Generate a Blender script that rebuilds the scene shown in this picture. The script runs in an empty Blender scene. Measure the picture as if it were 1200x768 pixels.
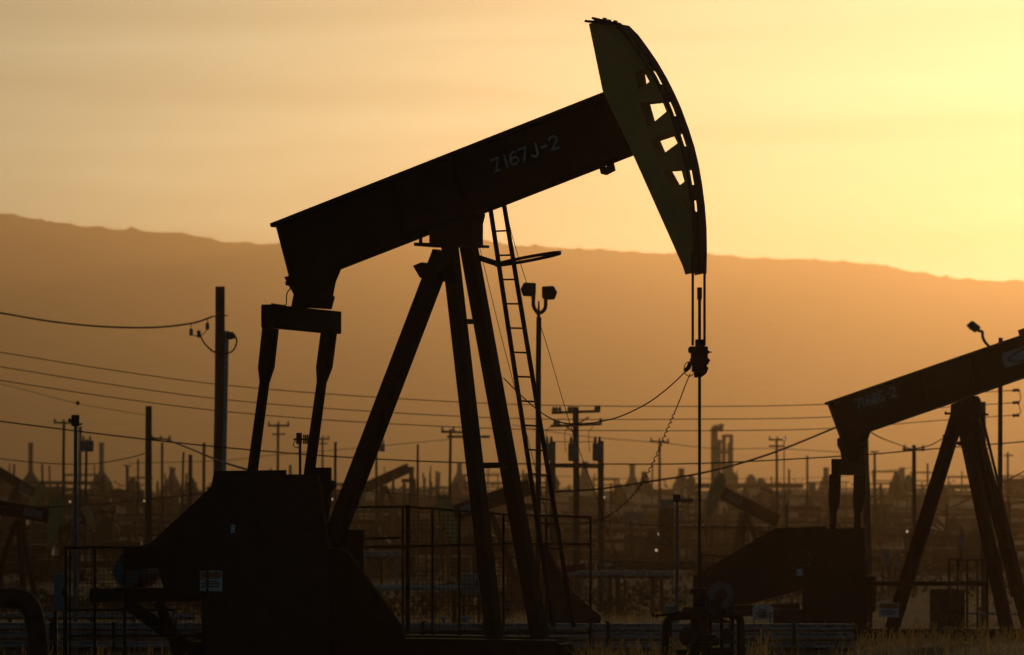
import bpy, math, random
from mathutils import Vector, noise
from mathutils.geometry import tessellate_polygon
random.seed(7)
R = math.radians
scene = bpy.context.scene
COL = scene.collection
CAM_Z, F, HZ = 2.4, 6650.0, 572.0        # eye height, focal length and horizon row (in photo pixels)

# ------------------------------------------------------------------ helpers
def at(px, py, Y):
    """the place at distance Y that is seen at photo pixel (px, py)"""
    return Vector(((px - 600.0) * Y / F, Y, CAM_Z + (HZ - py) * Y / F))

ORG = {}
class MB:
    def __init__(s): s.v = []; s.f = []
    def add(s, vs, fs):
        n = len(s.v); s.v += [Vector(v) for v in vs]; s.f += [tuple(i + n for i in f) for f in fs]
    def box(s, c, size, ax=None):
        c = Vector(c); X, Y, Z = ax or (Vector((1,0,0)), Vector((0,1,0)), Vector((0,0,1)))
        hx, hy, hz = size[0]/2, size[1]/2, size[2]/2
        vs = [c + X*(hx*i) + Y*(hy*j) + Z*(hz*k) for k in (-1,1) for j in (-1,1) for i in (-1,1)]
        s.add(vs, [(0,2,3,1),(4,5,7,6),(0,1,5,4),(2,6,7,3),(0,4,6,2),(1,3,7,5)])
        return s
    def bar(s, p0, p1, wid, dep, side):
        """rectangular bar from p0 to p1; dep along the side vector, wid across"""
        p0, p1 = Vector(p0), Vector(p1); d = (p1-p0); L = d.length; d.normalize()
        e = Vector(side); e = (e - d*e.dot(d)).normalized(); n = d.cross(e)
        s.box((p0+p1)/2, (L, dep, wid), (d, e, n)); return s
    def tube(s, pts, r, n=8, r1=None, cap=True):
        pts = [Vector(p) for p in pts]; m = len(pts); vs = []; fs = []
        up = None
        for i, p in enumerate(pts):
            d = (pts[min(i+1, m-1)] - pts[max(i-1, 0)])
            d = d.normalized() if d.length > 1e-9 else Vector((0,0,1))
            if up is None:
                up = Vector((0,0,1)) if abs(d.z) < .9 else Vector((1,0,0))
            up = up - d*up.dot(d)
            up = up.normalized() if up.length > 1e-6 else d.orthogonal().normalized()
            q = d.cross(up)
            rr = r if r1 is None else r + (r1-r)*i/(m-1)
            vs += [p + (up*math.cos(2*math.pi*k/n) + q*math.sin(2*math.pi*k/n))*rr for k in range(n)]
        for i in range(m-1):
            for k in range(n):
                a, b = i*n+k, i*n+(k+1) % n
                fs.append((a, b, b+n, a+n))
        if cap: fs += [tuple(range(n))[::-1], tuple(range((m-1)*n, m*n))]
        s.add(vs, fs); return s
    def lathe(s, c, prof, n=16, axis=None):
        """prof: list of (radius, height) turned about a vertical axis (or another one) through c"""
        c = Vector(c); Z = Vector(axis or (0,0,1)).normalized(); X = Z.orthogonal().normalized(); Y = Z.cross(X)
        vs = [c + Z*h + (X*math.cos(2*math.pi*k/n) + Y*math.sin(2*math.pi*k/n))*max(r, 1e-3) for r, h in prof for k in range(n)]
        fs = [(i*n+k, i*n+(k+1)%n, (i+1)*n+(k+1)%n, (i+1)*n+k) for i in range(len(prof)-1) for k in range(n)]
        fs += [tuple(range(n))[::-1], tuple(range((len(prof)-1)*n, len(prof)*n))]
        s.add(vs, fs); return s
    def plate(s, loops, to3, a, b):
        """flat polygon (first loop) with holes (the others), between the depths a and b of the mapping to3(u, v, depth)"""
        tri = tessellate_polygon([[Vector((u, v, 0)) for u, v in lp] for lp in loops])
        flat = [p for lp in loops for p in lp]; n = len(flat)
        vs = [to3(u, v, a) for u, v in flat] + [to3(u, v, b) for u, v in flat]
        fs = [tuple(t) for t in tri] + [tuple(i+n for i in t[::-1]) for t in tri]
        o = 0
        for lp in loops:
            k = len(lp)
            fs += [(o+i, o+(i+1) % k, o+(i+1) % k+n, o+i+n) for i in range(k)]
            o += k
        s.add(vs, fs); return s
    def build(s, name, mat, parent=None, smooth=False, bevel=0):
        if parent is None:
            xs = [v.x for v in s.v]; ys = [v.y for v in s.v]; zs = [v.z for v in s.v]
            o = Vector(((min(xs)+max(xs))/2, (min(ys)+max(ys))/2, min(zs)))
        else: o = ORG[parent.name]
        me = bpy.data.meshes.new(name); me.from_pydata([v - o for v in s.v], [], s.f); me.update()
        import bmesh
        bm = bmesh.new(); bm.from_mesh(me); bmesh.ops.recalc_face_normals(bm, faces=bm.faces); bm.to_mesh(me); bm.free()
        if smooth:
            me.polygons.foreach_set('use_smooth', [True]*len(me.polygons))
        me.materials.append(M[mat])
        ob = bpy.data.objects.new(name, me); COL.objects.link(ob)
        if smooth:
            m = ob.modifiers.new('edges', 'EDGE_SPLIT'); m.split_angle = R(40)
        if bevel:
            b = ob.modifiers.new('bevel', 'BEVEL'); b.width = bevel; b.segments = 1; b.limit_method = 'ANGLE'
        if parent is None: ob.location = o
        else: ob.parent = parent
        ORG[ob.name] = o
        return ob

def tag(o, label=None, cat=None, group=None, kind=None):
    if label: o['label'] = label
    if cat: o['category'] = cat
    if group: o['group'] = group
    if kind: o['kind'] = kind
    return o
def thing(name, loc, label, cat, group=None):
    o = bpy.data.objects.new(name, None); COL.objects.link(o); o.location = loc; o.empty_display_size = .3
    ORG[o.name] = Vector(loc)
    return tag(o, label, cat, group)
def copy_tree(o, parent=None):
    c = o.copy(); COL.objects.link(c)
    if parent is not None: c.parent = parent
    for ch in o.children: copy_tree(ch, c)
    return c
def spline(pts, k=8):
    """Catmull-Rom through the points"""
    pts = [Vector(p) for p in pts]; out = []
    P = [pts[0]*2-pts[1]] + pts + [pts[-1]*2-pts[-2]]
    for i in range(1, len(P)-2):
        for j in range(k):
            t = j/k; a, b, c, d = P[i-1], P[i], P[i+1], P[i+2]
            out.append(.5*((2*b) + (c-a)*t + (2*a-5*b+4*c-d)*t*t + (3*b-a-3*c+d)*t**3))
    return out + [pts[-1]]

def interp(tab, x):
    if x <= tab[0][0]: return tab[0][1]
    for (x0, y0), (x1, y1) in zip(tab, tab[1:]):
        if x <= x1:
            t = (x-x0)/(x1-x0); return y0 + (y1-y0)*t
    return tab[-1][1]

# ------------------------------------------------------------------ materials
M = {}
def mat(name, col, rough=.6, metal=0, var=.25, scale=3.0, bump=0, emit=None, trans=0, spec=.5, col2=None, stretch=(1,1,1), thr=None):
    m = bpy.data.materials.new(name); m.use_nodes = True; nt = m.node_tree; N = nt.nodes; L = nt.links
    b = N['Principled BSDF']; b.inputs['Roughness'].default_value = rough; b.inputs['Metallic'].default_value = metal
    b.inputs['Specular IOR Level'].default_value = spec
    tc = N.new('ShaderNodeTexCoord'); mp = N.new('ShaderNodeMapping'); mp.inputs['Scale'].default_value = [scale*k for k in stretch]
    L.new(tc.outputs['Object'], mp.inputs['Vector'])
    no = N.new('ShaderNodeTexNoise'); no.inputs['Scale'].default_value = 1; no.inputs['Detail'].default_value = 6; no.inputs['Roughness'].default_value = .65
    L.new(mp.outputs[0], no.inputs['Vector'])
    cr = N.new('ShaderNodeValToRGB'); L.new(no.outputs['Fac'], cr.inputs['Fac'])
    c2 = col2 or tuple(c*(1-var) for c in col); c1 = col if col2 else tuple(c*(1+var) for c in col)
    a, bb = thr or (.38, .62)
    cr.color_ramp.elements[0].position = a; cr.color_ramp.elements[0].color = (*c2, 1)
    cr.color_ramp.elements[1].position = bb; cr.color_ramp.elements[1].color = (*c1, 1)
    L.new(cr.outputs[0], b.inputs['Base Color'])
    rr = N.new('ShaderNodeMapRange'); rr.inputs['To Min'].default_value = max(.05, rough-.12); rr.inputs['To Max'].default_value = min(1, rough+.12)
    L.new(no.outputs['Fac'], rr.inputs['Value']); L.new(rr.outputs[0], b.inputs['Roughness'])
    if bump:
        bp = N.new('ShaderNodeBump'); bp.inputs['Strength'].default_value = bump; bp.inputs['Distance'].default_value = .02
        L.new(no.outputs['Fac'], bp.inputs['Height']); L.new(bp.outputs[0], b.inputs['Normal'])
    if emit:
        b.inputs['Emission Color'].default_value = (*emit[0], 1); b.inputs['Emission Strength'].default_value = emit[1]
    if trans:
        tl = N.new('ShaderNodeBsdfTranslucent'); L.new(cr.outputs[0], tl.inputs['Color'])
        mx = N.new('ShaderNodeMixShader'); mx.inputs[0].default_value = trans
        L.new(b.outputs[0], mx.inputs[1]); L.new(tl.outputs[0], mx.inputs[2]); L.new(mx.outputs[0], N['Material Output'].inputs['Surface'])
    M[name] = m
    return m
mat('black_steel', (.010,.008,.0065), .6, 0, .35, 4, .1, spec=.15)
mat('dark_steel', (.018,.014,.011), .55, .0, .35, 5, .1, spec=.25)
mat('olive_paint', (.72,.46,.13), .6, 0, .14, 1.2, .05)
mat('rust_steel', (.10,.055,.03), .7, .2, .4, 6, .1)
mat('galvanised', (.33,.35,.36), .42, .6, .2, 8)
mat('blue_paint', (.16,.19,.22), .45, .1, .2, 4)
mat('wood', (.10,.07,.045), .85, 0, .4, 6, .3, stretch=(1,1,.15))
mat('cable', (.018,.015,.013), .6, 0, .2, 4)
mat('letter_paint', (.78,.76,.72), .8, 0, .15, 9)
mat('sign_white', (.82,.83,.79), .5, 0, .12, 20)
mat('sign_orange', (.62,.18,.03), .5, 0, .2, 20)
mat('sign_ink', (.04,.04,.04), .6, 0, .2, 8)
mat('sign_red', (.45,.05,.03), .6, 0, .2, 8)
mat('concrete', (.30,.27,.23), .9, 0, .25, 3, .3)
mat('pipe_paint', (.33,.31,.28), .28, .6, .2, 3)
mat('insulator', (.25,.22,.2), .25, 0, .1, 3)
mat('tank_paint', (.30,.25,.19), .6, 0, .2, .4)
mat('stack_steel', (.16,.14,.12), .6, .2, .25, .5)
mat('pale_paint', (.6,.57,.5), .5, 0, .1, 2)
mat('dry_grass', (.60,.42,.15), .7, 0, .3, .8, trans=.65)
mat('shrub', (.06,.048,.022), .8, 0, .4, .6, trans=.2)
mat('ground', (.10,.07,.04), .95, 0, .3, .10, .6, col2=(.014,.010,.007), stretch=(1,.35,1), thr=(.44,.58), spec=.1)
mat('road', (.27,.22,.16), .95, 0, .2, .5, .2)
mat('hill', (.12,.095,.055), .95, 0, .4, .02)
mat('olive_steel', (.03,.026,.014), .6, .1, .3, 4)
mat('letter_bright', (.85,.82,.78), .8, 0, .1, 9)
mat('plate_grey', (.60,.60,.60), .6, 0, .1, 5)
mat('emblem_ink', (.07,.07,.09), .6, 0, .1, 5)
mat('tank_grey', (.20,.22,.23), .5, .2, .15, 3)
mat('steel_grey', (.14,.16,.18), .45, .4, .2, 6)
mat('teal_box', (.20,.26,.26), .5, .1, .15, 4)
mat('lamp_glow', (.9,.8,.6), .5, emit=((1.0,.72,.42), 1.6))
# ------------------------------------------------------------------ camera
cam = bpy.data.cameras.new('camera'); co = bpy.data.objects.new('camera', cam); COL.objects.link(co); scene.camera = co
co.location = (0, 0, CAM_Z); co.rotation_euler = (R(90), 0, 0)
cam.sensor_width = 36; cam.lens = 36*F/1200; cam.shift_y = (HZ-384)/1200
cam.clip_start = 1; cam.clip_end = 20000
cam.dof.use_dof = True; cam.dof.focus_distance = 70; cam.dof.aperture_fstop = 4.8

# ------------------------------------------------------------------ sky, sun, air
SUN_EL, SUN_AZ = 3.9, 6.9
world = bpy.data.worlds.new('World'); scene.world = world; world.use_nodes = True
nt = world.node_tree; N = nt.nodes; L = nt.links
bg = N['Background']; bg.inputs['Strength'].default_value = .07
sky = N.new('ShaderNodeTexSky'); sky.sky_type = 'NISHITA'; sky.sun_disc = False
sky.sun_elevation = R(SUN_EL); sky.sun_rotation = R(SUN_AZ); sky.air_density = .25; sky.dust_density = .6; sky.ozone_density = 0.2
# thin streaks of high cloud that catch the light
tc = N.new('ShaderNodeTexCoord'); mp = N.new('ShaderNodeMapping'); mp.inputs['Scale'].default_value = (6, 6, 70)
mp.inputs['Rotation'].default_value = (0, R(-2), 0)
L.new(tc.outputs['Generated'], mp.inputs['Vector'])
no = N.new('ShaderNodeTexNoise'); no.inputs['Scale'].default_value = 1.6; no.inputs['Detail'].default_value = 5; no.inputs['Roughness'].default_value = .55; no.inputs['Distortion'].default_value = .6
L.new(mp.outputs[0], no.inputs['Vector'])
mr = N.new('ShaderNodeMapRange'); mr.inputs['From Min'].default_value = .35; mr.inputs['From Max'].default_value = .72
mr.inputs['To Min'].default_value = .90; mr.inputs['To Max'].default_value = 1.16
L.new(no.outputs['Fac'], mr.inputs['Value'])
ml = N.new('ShaderNodeMix'); ml.data_type = 'RGBA'; ml.blend_type = 'MULTIPLY'; ml.inputs[0].default_value = 1
L.new(sky.outputs[0], ml.inputs[6]); L.new(mr.outputs[0], ml.inputs[7])
tn = N.new('ShaderNodeMix'); tn.data_type = 'RGBA'; tn.blend_type = 'MULTIPLY'; tn.inputs[0].default_value = 1; tn.inputs[7].default_value = (.93, 1.09, .93, 1)   # a dusty, slightly yellow air
L.new(ml.outputs[2], tn.inputs[6]); L.new(tn.outputs[2], bg.inputs['Color'])

sl = bpy.data.lights.new('sun', 'SUN'); so = bpy.data.objects.new('sun', sl); COL.objects.link(so)
sl.energy = 1.5; sl.angle = R(.5); sl.color = (1, .62, .30)
sd = Vector((math.sin(R(SUN_AZ))*math.cos(R(SUN_EL)), math.cos(R(SUN_AZ))*math.cos(R(SUN_EL)), math.sin(R(SUN_EL))))
so.rotation_euler = sd.to_track_quat('Z', 'Y').to_euler(); so.location = sd*50 + Vector((0,70,20))

HAZE = dict(density=.000155, g=.85, color=(.95,.67,.39))
def haze_box():
    b = MB().box((0, 5300, 245), (16000, 11800, 500)); b.v = b.v
    M['haze'] = m = bpy.data.materials.new('haze'); m.use_nodes = True; n = m.node_tree
    for x in list(n.nodes):
        if x.type == 'BSDF_PRINCIPLED': n.nodes.remove(x)
    pv = n.nodes.new('ShaderNodeVolumePrincipled')
    pv.inputs['Color'].default_value = (*HAZE['color'], 1); pv.inputs['Density'].default_value = HAZE['density']; pv.inputs['Anisotropy'].default_value = HAZE['g']
    n.links.new(pv.outputs[0], n.nodes['Material Output'].inputs['Volume'])
    o = b.build('haze', 'haze'); tag(o, 'golden dusty evening haze filling the whole oil field', 'haze', None, 'stuff')
haze_box()

# ------------------------------------------------------------------ ground and hills
GZ = [(-300,.3),(30,.4),(54,.42),(66,0),(84,0),(108,-.55),(170,-1.2),(280,-1.5),(400,-.7),(500,.7),(580,1.7),(640,1.86),(760,1.4),(1100,.6),(1500,.5),(2600,.5),(12000,.5)]
def gz(x, y):
    z = interp(GZ, y)
    k = min(1, max(0, (y-75)/60))
    z += .14*noise.noise(Vector((x*.05, y*.03, 1.3)))*(0.3+k) + .5*k*noise.noise(Vector((x*.012, y*.006, 4.1)))
    return z
def grid(name, xs, ys, fz, m, **kw):
    g = MB(); nx = len(xs)
    g.v = [Vector((x, y, fz(x, y))) for y in ys for x in xs]
    g.f = [(j*nx+i, j*nx+i+1, (j+1)*nx+i+1, (j+1)*nx+i) for j in range(len(ys)-1) for i in range(nx-1)]
    return tag(g.build(name, m, smooth=True), kind='structure', **kw)
def spread(lim, n, p):
    return [lim*math.copysign(abs(t)**p, t) for t in [2*i/n-1 for i in range(n+1)]]
ys = [-300+i*30 for i in range(11)] + [40+i*2.5 for i in range(40)] + [145+i*8 for i in range(40)] + [470+i*30 for i in range(35)] + [1550+i*350 for i in range(23)]
grid('ground', spread(7000, 210, 3.3), ys, gz, 'ground', label='dry brown earth of the oil field with sparse grass')

RIDGE = [(-2600,330),(-1500,300),(-700,262),(-300,240),(-100,242),(0,249),(50,258),(100,265),(160,270),(215,273),(260,283),(320,286),(380,279),(440,272),(500,272),(560,279),(600,287),(700,292),(760,296),(830,297),(880,302),(960,304),(1010,308),(1060,316),(1090,322),(1130,327),(1200,330),(1400,345),(1800,385),(3000,430)]
HY = 9500.0
def hillz(x, y):
    px = 600 + x*F/HY
    h = (HZ - interp(RIDGE, px))*HY/F
    t = (y-7050)/(HY-7050)
    if t < 1: k = max(0, t)**1.15*(1.0-.0)
    else: k = max(0, 1-.25*((y-HY)/1500)**2 - .1*(y-HY)/1500)
    z = 1.0 + h*k
    z += (3.5*noise.noise(Vector((x*.006, y*.006, 0))) + 1.5*noise.noise(Vector((x*.03, y*.03, 3))))*min(1, max(0, t))*min(1, abs(y-HY)/200)
    if abs(y-HY) < 27:        # a fringe of scrub along the crest
        z += 8*max(0, noise.noise(Vector((x*.037, y*.02, 9)))) + 5*max(0, noise.noise(Vector((x*.12, 0, 5))))
    return z - 3*(1-min(1, max(0, t*20)))
grid('hill', [-4500+i*7.5 for i in range(1201)], [6989, 7192, 7464, 7871, 8278, 8617, 8889, 9092, 9255, 9364, 9445, 9475, 9500, 9524, 9554, 9635, 9839, 10178, 10585], hillz, 'hill', label='long smooth hill ridge fading into golden haze')
# ------------------------------------------------------------------ pumpjacks
class Frame:
    """vertical plane of a pumpjack: s along the beam, w sideways (away from the camera), z up"""
    def __init__(J, px, Y, ang, zg):
        a = R(ang); J.b = Vector((math.cos(a), -math.sin(a), 0)); J.e = Vector((math.sin(a), math.cos(a), 0))
        J.O = Vector(((px-600)*Y/F, Y, zg))
    def W(J, s, w, z): return J.O + J.b*s + J.e*w + Vector((0,0,z))
    def pt(J, px, py, w):
        """the place on the plane at sideways offset w that is seen at the pixel"""
        d = Vector(((px-600)/F, 1, (HZ-py)/F)); c = Vector((0,0,CAM_Z)); Q = J.O + J.e*w
        return c + d*((Q-c).dot(J.e)/d.dot(J.e))
    def sz(J, px, py, w):
        p = J.pt(px, py, w) - J.O; return p.dot(J.b), p.z
    def plate(J, mb, loops, w0, w1, wref=None):
        lp = [[J.sz(x, y, w0 if wref is None else wref) for x, y in l] for l in loops]
        mb.plate(lp, lambda u, v, d: J.W(u, d, v), w0, w1); return mb
    def bar(J, mb, p0, p1, wid, dep):
        mb.bar(J.pt(*p0), J.pt(*p1), wid, dep, J.e); return mb
    def box(J, mb, s, w, z, size):
        mb.box(J.W(s, w, z), size, (J.b, J.e, Vector((0,0,1)))); return mb

GLYPH = {  # pen strokes in a cell 0..1 wide, 0..1.6 high
 '7': [[(0,1.6),(1,1.6),(.35,0)]], '1': [[(.5,0),(.5,1.6)]],
 '6': [[(.95,1.5),(.6,1.6),(.2,1.35),(0,.7),(0,.25),(.3,0),(.7,0),(1,.25),(1,.6),(.7,.9),(.3,.88),(.04,.6)]],
 'J': [[(.85,1.6),(.85,.35),(.6,0),(.25,0),(0,.3)]], '-': [[(.1,.8),(.9,.8)]],
 '2': [[(0,1.3),(.2,1.6),(.75,1.6),(1,1.3),(.9,.95),(0,0),(1,0)]],
 '8': [[(.5,.85),(.1,1.1),(.1,1.4),(.4,1.6),(.65,1.6),(.9,1.4),(.9,1.1),(.5,.85),(.03,.5),(.03,.2),(.3,0),(.7,0),(.97,.2),(.97,.5),(.5,.85)]],
 'G': [[(1,1.35),(.7,1.6),(.3,1.6),(0,1.2),(0,.4),(.3,0),(.7,0),(1,.35),(1,.75),(.6,.75)]],
 'Z': [[(0,1.5),(.3,1.6),(1,1.6),(.3,.03)],[(.1,0),(.75,.04)]]}
def lettering(J, text, x0, y0, x1, y1, hpx, w, name, m, parent, xs=None, thick=.16):
    """painted characters along the line from pixel (x0, y0) to (x1, y1)"""
    a, b = J.pt(x0, y0, w), J.pt(x1, y1, w); u = (b-a).normalized(); v = u.cross(J.e); v = -v if v.z < 0 else v
    h = hpx*(J.O.y/F); mb = MB(); n = len(text); L = (b-a).length
    cw = L/(n + .35*(n-1)); k = h/1.6
    for i, ch in enumerate(text):
        o = a + u*(cw*1.35*i if xs is None else L*xs[i])
        for st in GLYPH[ch]:
            pts = [o + u*(p[0]*cw) + v*(p[1]*k) for p in st]
            for p, q in zip(pts, pts[1:]):
                d = (q-p).normalized(); mb.bar(p - d*.008, q + d*.008, thick*h, .006, J.e)
    return mb.build(name, m, parent)

def beam(J, TL, TR, BL, BR, root, fl=.30):
    """I section walking beam; the corners are those of the near flange edge"""
    h = fl/2; mb = MB()
    def ln(p, q, t): return (p[0]+(q[0]-p[0])*t, p[1]+(q[1]-p[1])*t)
    J.plate(mb, [[TL, TR, BR, BL]], -.012, .012, -h)
    tl, tr, bl, br = ln(TL, BL, .06), ln(TR, BR, .06), ln(BL, TL, .06), ln(BR, TR, .06)
    J.plate(mb, [[TL, TR, tr, tl]], -h, h, -h); J.plate(mb, [[bl, br, BR, BL]], -h, h, -h)
    for t in (.015, .33, .50, .90):
        p, q = ln(tl, tr, t), ln(bl, br, t); p2, q2 = ln(tl, tr, t+.004), ln(bl, br, t+.004)
        J.plate(mb, [[p, p2, q2, q]], -h*.9, h*.9, -h)
    return mb.build('walking_beam', 'black_steel', root)

def sign(J, px, py, w, wpx, hpx, root, name='warning_sign', label=None):
    k = J.O.y/F; W_, H_ = wpx*k, hpx*k; c = J.pt(px, py, w)
    def pan(x0, x1, y0, y1, d): return MB().box(c + J.b*((x0+x1)/2*W_) + Vector((0,0,(y0+y1)/2*H_)) - J.e*d, ((x1-x0)*W_, .01, (y1-y0)*H_), (J.b, J.e, Vector((0,0,1))))
    s = pan(-.5,.5,-.5,.5,0).build(name, 'sign_white', root)
    pan(-.44,.44,.12,.44,.010).build('sign_header', 'sign_orange', s)
    t = MB(); r = random.Random(3)
    for yy, ww in ((-.02,.30),(-.14,.40),(-.28,.36)):
        x = -ww
        while x < ww:
            l = r.uniform(.05, .12); q = pan(x, min(ww, x+l), yy-.035, yy+.035, .010); t.add(q.v, q.f); x += l+.03
    t.build('sign_text', 'sign_ink', s)
    if label: s['label'] = label
    return s

# ---- the near pumpjack
J = Frame(545, 70.0, 27, 0.0)
root = thing('pumpjack', J.O, 'large black pumpjack nearest the camera with olive horse head raised, painted 7167J-2', 'pumpjack', 'pumpjacks on the oil field')
beam(J, (316,262), (732,98), (335,335), (738,178), root)
lettering(J, 'Z167J-2', 579, 202, 656, 172.5, 14.5, -.017, 'beam_number', 'letter_paint', root, xs=[0,.15,.27,.42,.585,.73,.88], thick=.14)
# horse head
hh = MB(); outer = [(690,28),(699,26),(712,27),(722,31),(733,42),(744,57),(755,73),(766,92),(775,110),(783,128),(791,150),(798,172),(803,193),(807,216),(810,240),(812,265),(812.5,292),(812,320),(803,322),(800,312),(742,182),(706,106)]
win = [[(744,86),(753,81),(761,96),(747,106)], [(750,121),(776,118.5),(781,131),(758,150)], [(762,164),(787,154),(794,168),(771,185)], [(776,200),(798,198),(802,213),(789,223)], [(797,236),(807,230),(809,243),(805,249)]]
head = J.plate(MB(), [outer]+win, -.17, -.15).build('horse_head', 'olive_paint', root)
notched = [(690,28),(699,26),(712,27),(722,31),(733,42),(744,57),(755,73),(762,85),(753,81),(744,86),(747,106),(771,102),(774,108),(778,118),(750,121),(758,150),(788,141),(792.5,154),(762,164),(771,185),(799,175),(803.5,198),(776,200),(789,223),(807.5,217),(809,231),(797,236),(805,249),(811,250),(812.5,292),(812,320),(803,322),(800,312),(742,182),(706,106)]
lp = [[J.sz(x, y, -.17) for x, y in notched]]
MB().plate(lp, lambda u, v, d: J.W(u, d, v), .10, .12).build('side_plate', 'olive_paint', head)
arc = [J.sz(x, y, -.17) for x, y in outer[3:18]]
for w0, w1 in ((-.24, -.155), (-.075, .135)):     # the two curved front tracks the cables lie on
    mb = MB(); n = len(arc); vs = []
    for i, (s, z) in enumerate(arc):
        a, b = arc[max(0,i-1)], arc[min(n-1,i+1)]; tx, tz = b[0]-a[0], b[1]-a[1]; l = math.hypot(tx, tz); nx, nz = -tz/l, tx/l
        vs += [J.W(s+nx*o, w, z+nz*o) for o, w in ((.026,w0),(.04,w0),(.04,w1),(.026,w1))]
    fs = [(i*4+k, i*4+(k+1)%4, i*4+4+(k+1)%4, i*4+4+k) for i in range(n-1) for k in range(4)] + [(0,1,2,3), ((n-1)*4,(n-1)*4+1,(n-1)*4+2,(n-1)*4+3)]
    mb.add(vs, fs); mb.build('front_track', 'rust_steel', head)
for (x0,y0),(x1,y1) in (((722,31),(760,82)),((770.5,100),(778.5,118)),((786.5,137),(793,155)),((798.5,172),(804,197)),((807.2,217),(809.5,235)),((811,248),(812,318))):
    a, b = J.sz(x0,y0,-.17), J.sz(x1,y1,-.17); tx, tz = b[0]-a[0], b[1]-a[1]; l = math.hypot(tx,tz); nx, nz = -tz/l, tx/l
    MB().plate([[a, b, (b[0]+nx*.03,b[1]+nz*.03), (a[0]+nx*.03,a[1]+nz*.03)]], lambda u,v,d: J.W(u,d,v), -.17, -.06).build('track_spacer', 'rust_steel', head)
tp = MB(); J.bar(tp, (687,25,-.2), (727,29,-.2), .03, .09); J.bar(tp, (695,21.5,-.02), (726,29,-.02), .03, .08)
for x, y in ((708,22),(713,24),(720.5,25)): J.bar(tp, (x,y+4,-.1), (x+1,y-1,-.1), .035, .05)
J.bar(tp, (701,25.5,-.1), (722,28,-.1), .04, .26)
tp.build('cable_anchor', 'black_steel', head)
hk = J.plate(MB(), [[(716.5,183),(720.5,200),(710,205.5),(704,204),(702,196),(711,195.5),(710.5,190.5),(705,191),(705,189),(712,186)]], -.05, -.02, -.05); hk.build('lifting_hook', 'black_steel', root)
# saddle, post and legs
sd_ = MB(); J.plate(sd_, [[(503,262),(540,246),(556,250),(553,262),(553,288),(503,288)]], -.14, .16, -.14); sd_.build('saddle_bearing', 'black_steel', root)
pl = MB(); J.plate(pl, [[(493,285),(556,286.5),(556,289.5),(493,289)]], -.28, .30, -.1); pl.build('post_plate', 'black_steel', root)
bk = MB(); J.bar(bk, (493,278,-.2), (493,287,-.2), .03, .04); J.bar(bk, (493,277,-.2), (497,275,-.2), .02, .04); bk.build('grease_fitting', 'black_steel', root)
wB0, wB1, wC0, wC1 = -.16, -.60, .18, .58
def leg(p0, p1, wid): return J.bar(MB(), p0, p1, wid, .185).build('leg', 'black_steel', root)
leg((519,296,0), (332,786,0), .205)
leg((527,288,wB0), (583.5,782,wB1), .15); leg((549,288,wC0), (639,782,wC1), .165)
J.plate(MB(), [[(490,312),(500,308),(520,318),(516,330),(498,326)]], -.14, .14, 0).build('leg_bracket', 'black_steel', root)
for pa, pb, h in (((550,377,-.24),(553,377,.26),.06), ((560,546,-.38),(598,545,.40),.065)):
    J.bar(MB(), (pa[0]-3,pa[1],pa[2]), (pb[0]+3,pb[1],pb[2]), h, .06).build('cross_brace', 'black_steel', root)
# ladder with hoop
la = MB()
LP = [((574,240),(649,735)), ((590,236),(673,735))]
lw = (-.05, .33)
lp0 = [J.pt(574,240,-.02), J.pt(648.5,735,-.25)]; lp1 = [J.pt(590,236,.28), J.pt(672.5,735,.22)]
for p, q in (lp0, lp1): la.bar(p, q, .05, .03, J.e)
lad = la.build('ladder', 'black_steel', root)
for i in range(17):
    t = (243 + i*28.5 - 240)/(735-240); a = lp0[0].lerp(lp0[1], t); b = lp1[0].lerp(lp1[1], t+.006); MB().tube([a, b], .011, 6).build('rung', 'black_steel', lad)
hp = MB(); ctr = at(619, 303.5, 69.6); pts = []
for i in range(49):
    a = 2*math.pi*i/48; pts.append(ctr + Vector((.40*math.cos(a), .36*math.sin(a), .075*math.cos(a) + .038*math.sin(a))))
for p, q in zip(pts, pts[1:]): hp.bar(p, q, .012, .04, (0,0,1))
hp.build('safety_hoop', 'black_steel', lad)
MB().tube([J.pt(560,302,.3), J.pt(582,309,.3)], .035, 6).build('hoop_bracket', 'black_steel', lad)
# tail: bearing, equalizer, pitmans
tb = MB(); J.plate(tb, [[(333,325),(392,306),(387,313),(380,330),(377,345),(379,348),(375,362),(341,360),(344,345),(337,333)]], -.16, .14, -.16); tb.build('tail_bearing', 'black_steel', root)
eqc = J.pt(353.5, 374.5, 0)
eq = MB(); eq.box(eqc, (.16, 1.80, .285), (J.b, (J.e + Vector((0,0,-.022))).normalized(), Vector((0,0,1)))); eq.build('equalizer', 'black_steel', root, bevel=.012)
gr = MB(); gr.tube(spline([J.pt(340,338,-.3), J.pt(336,345,-.3), J.pt(335.5,355,-.3), J.pt(333,358,-.4), J.pt(318,356,-.8)], 6), .008, 5); gr.build('grease_line', 'cable', root)
def pitman(x, w, prof, name='pitman_arm'):
    J.plate(MB(), [prof], w-.03, w+.03, w).build(name, 'black_steel', root)
pitman(0, -.84, [(308.5,384),(325.5,386),(320.5,431),(314.5,449),(301,552),(298,640),(290,640),(291,552),(305.5,447),(303.5,431)])
pitman(0, .82, [(377.5,386),(394,388),(388.5,431),(381.5,449),(368,552),(364,640),(355,640),(357.5,552),(372.5,447),(371.5,431)])
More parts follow.
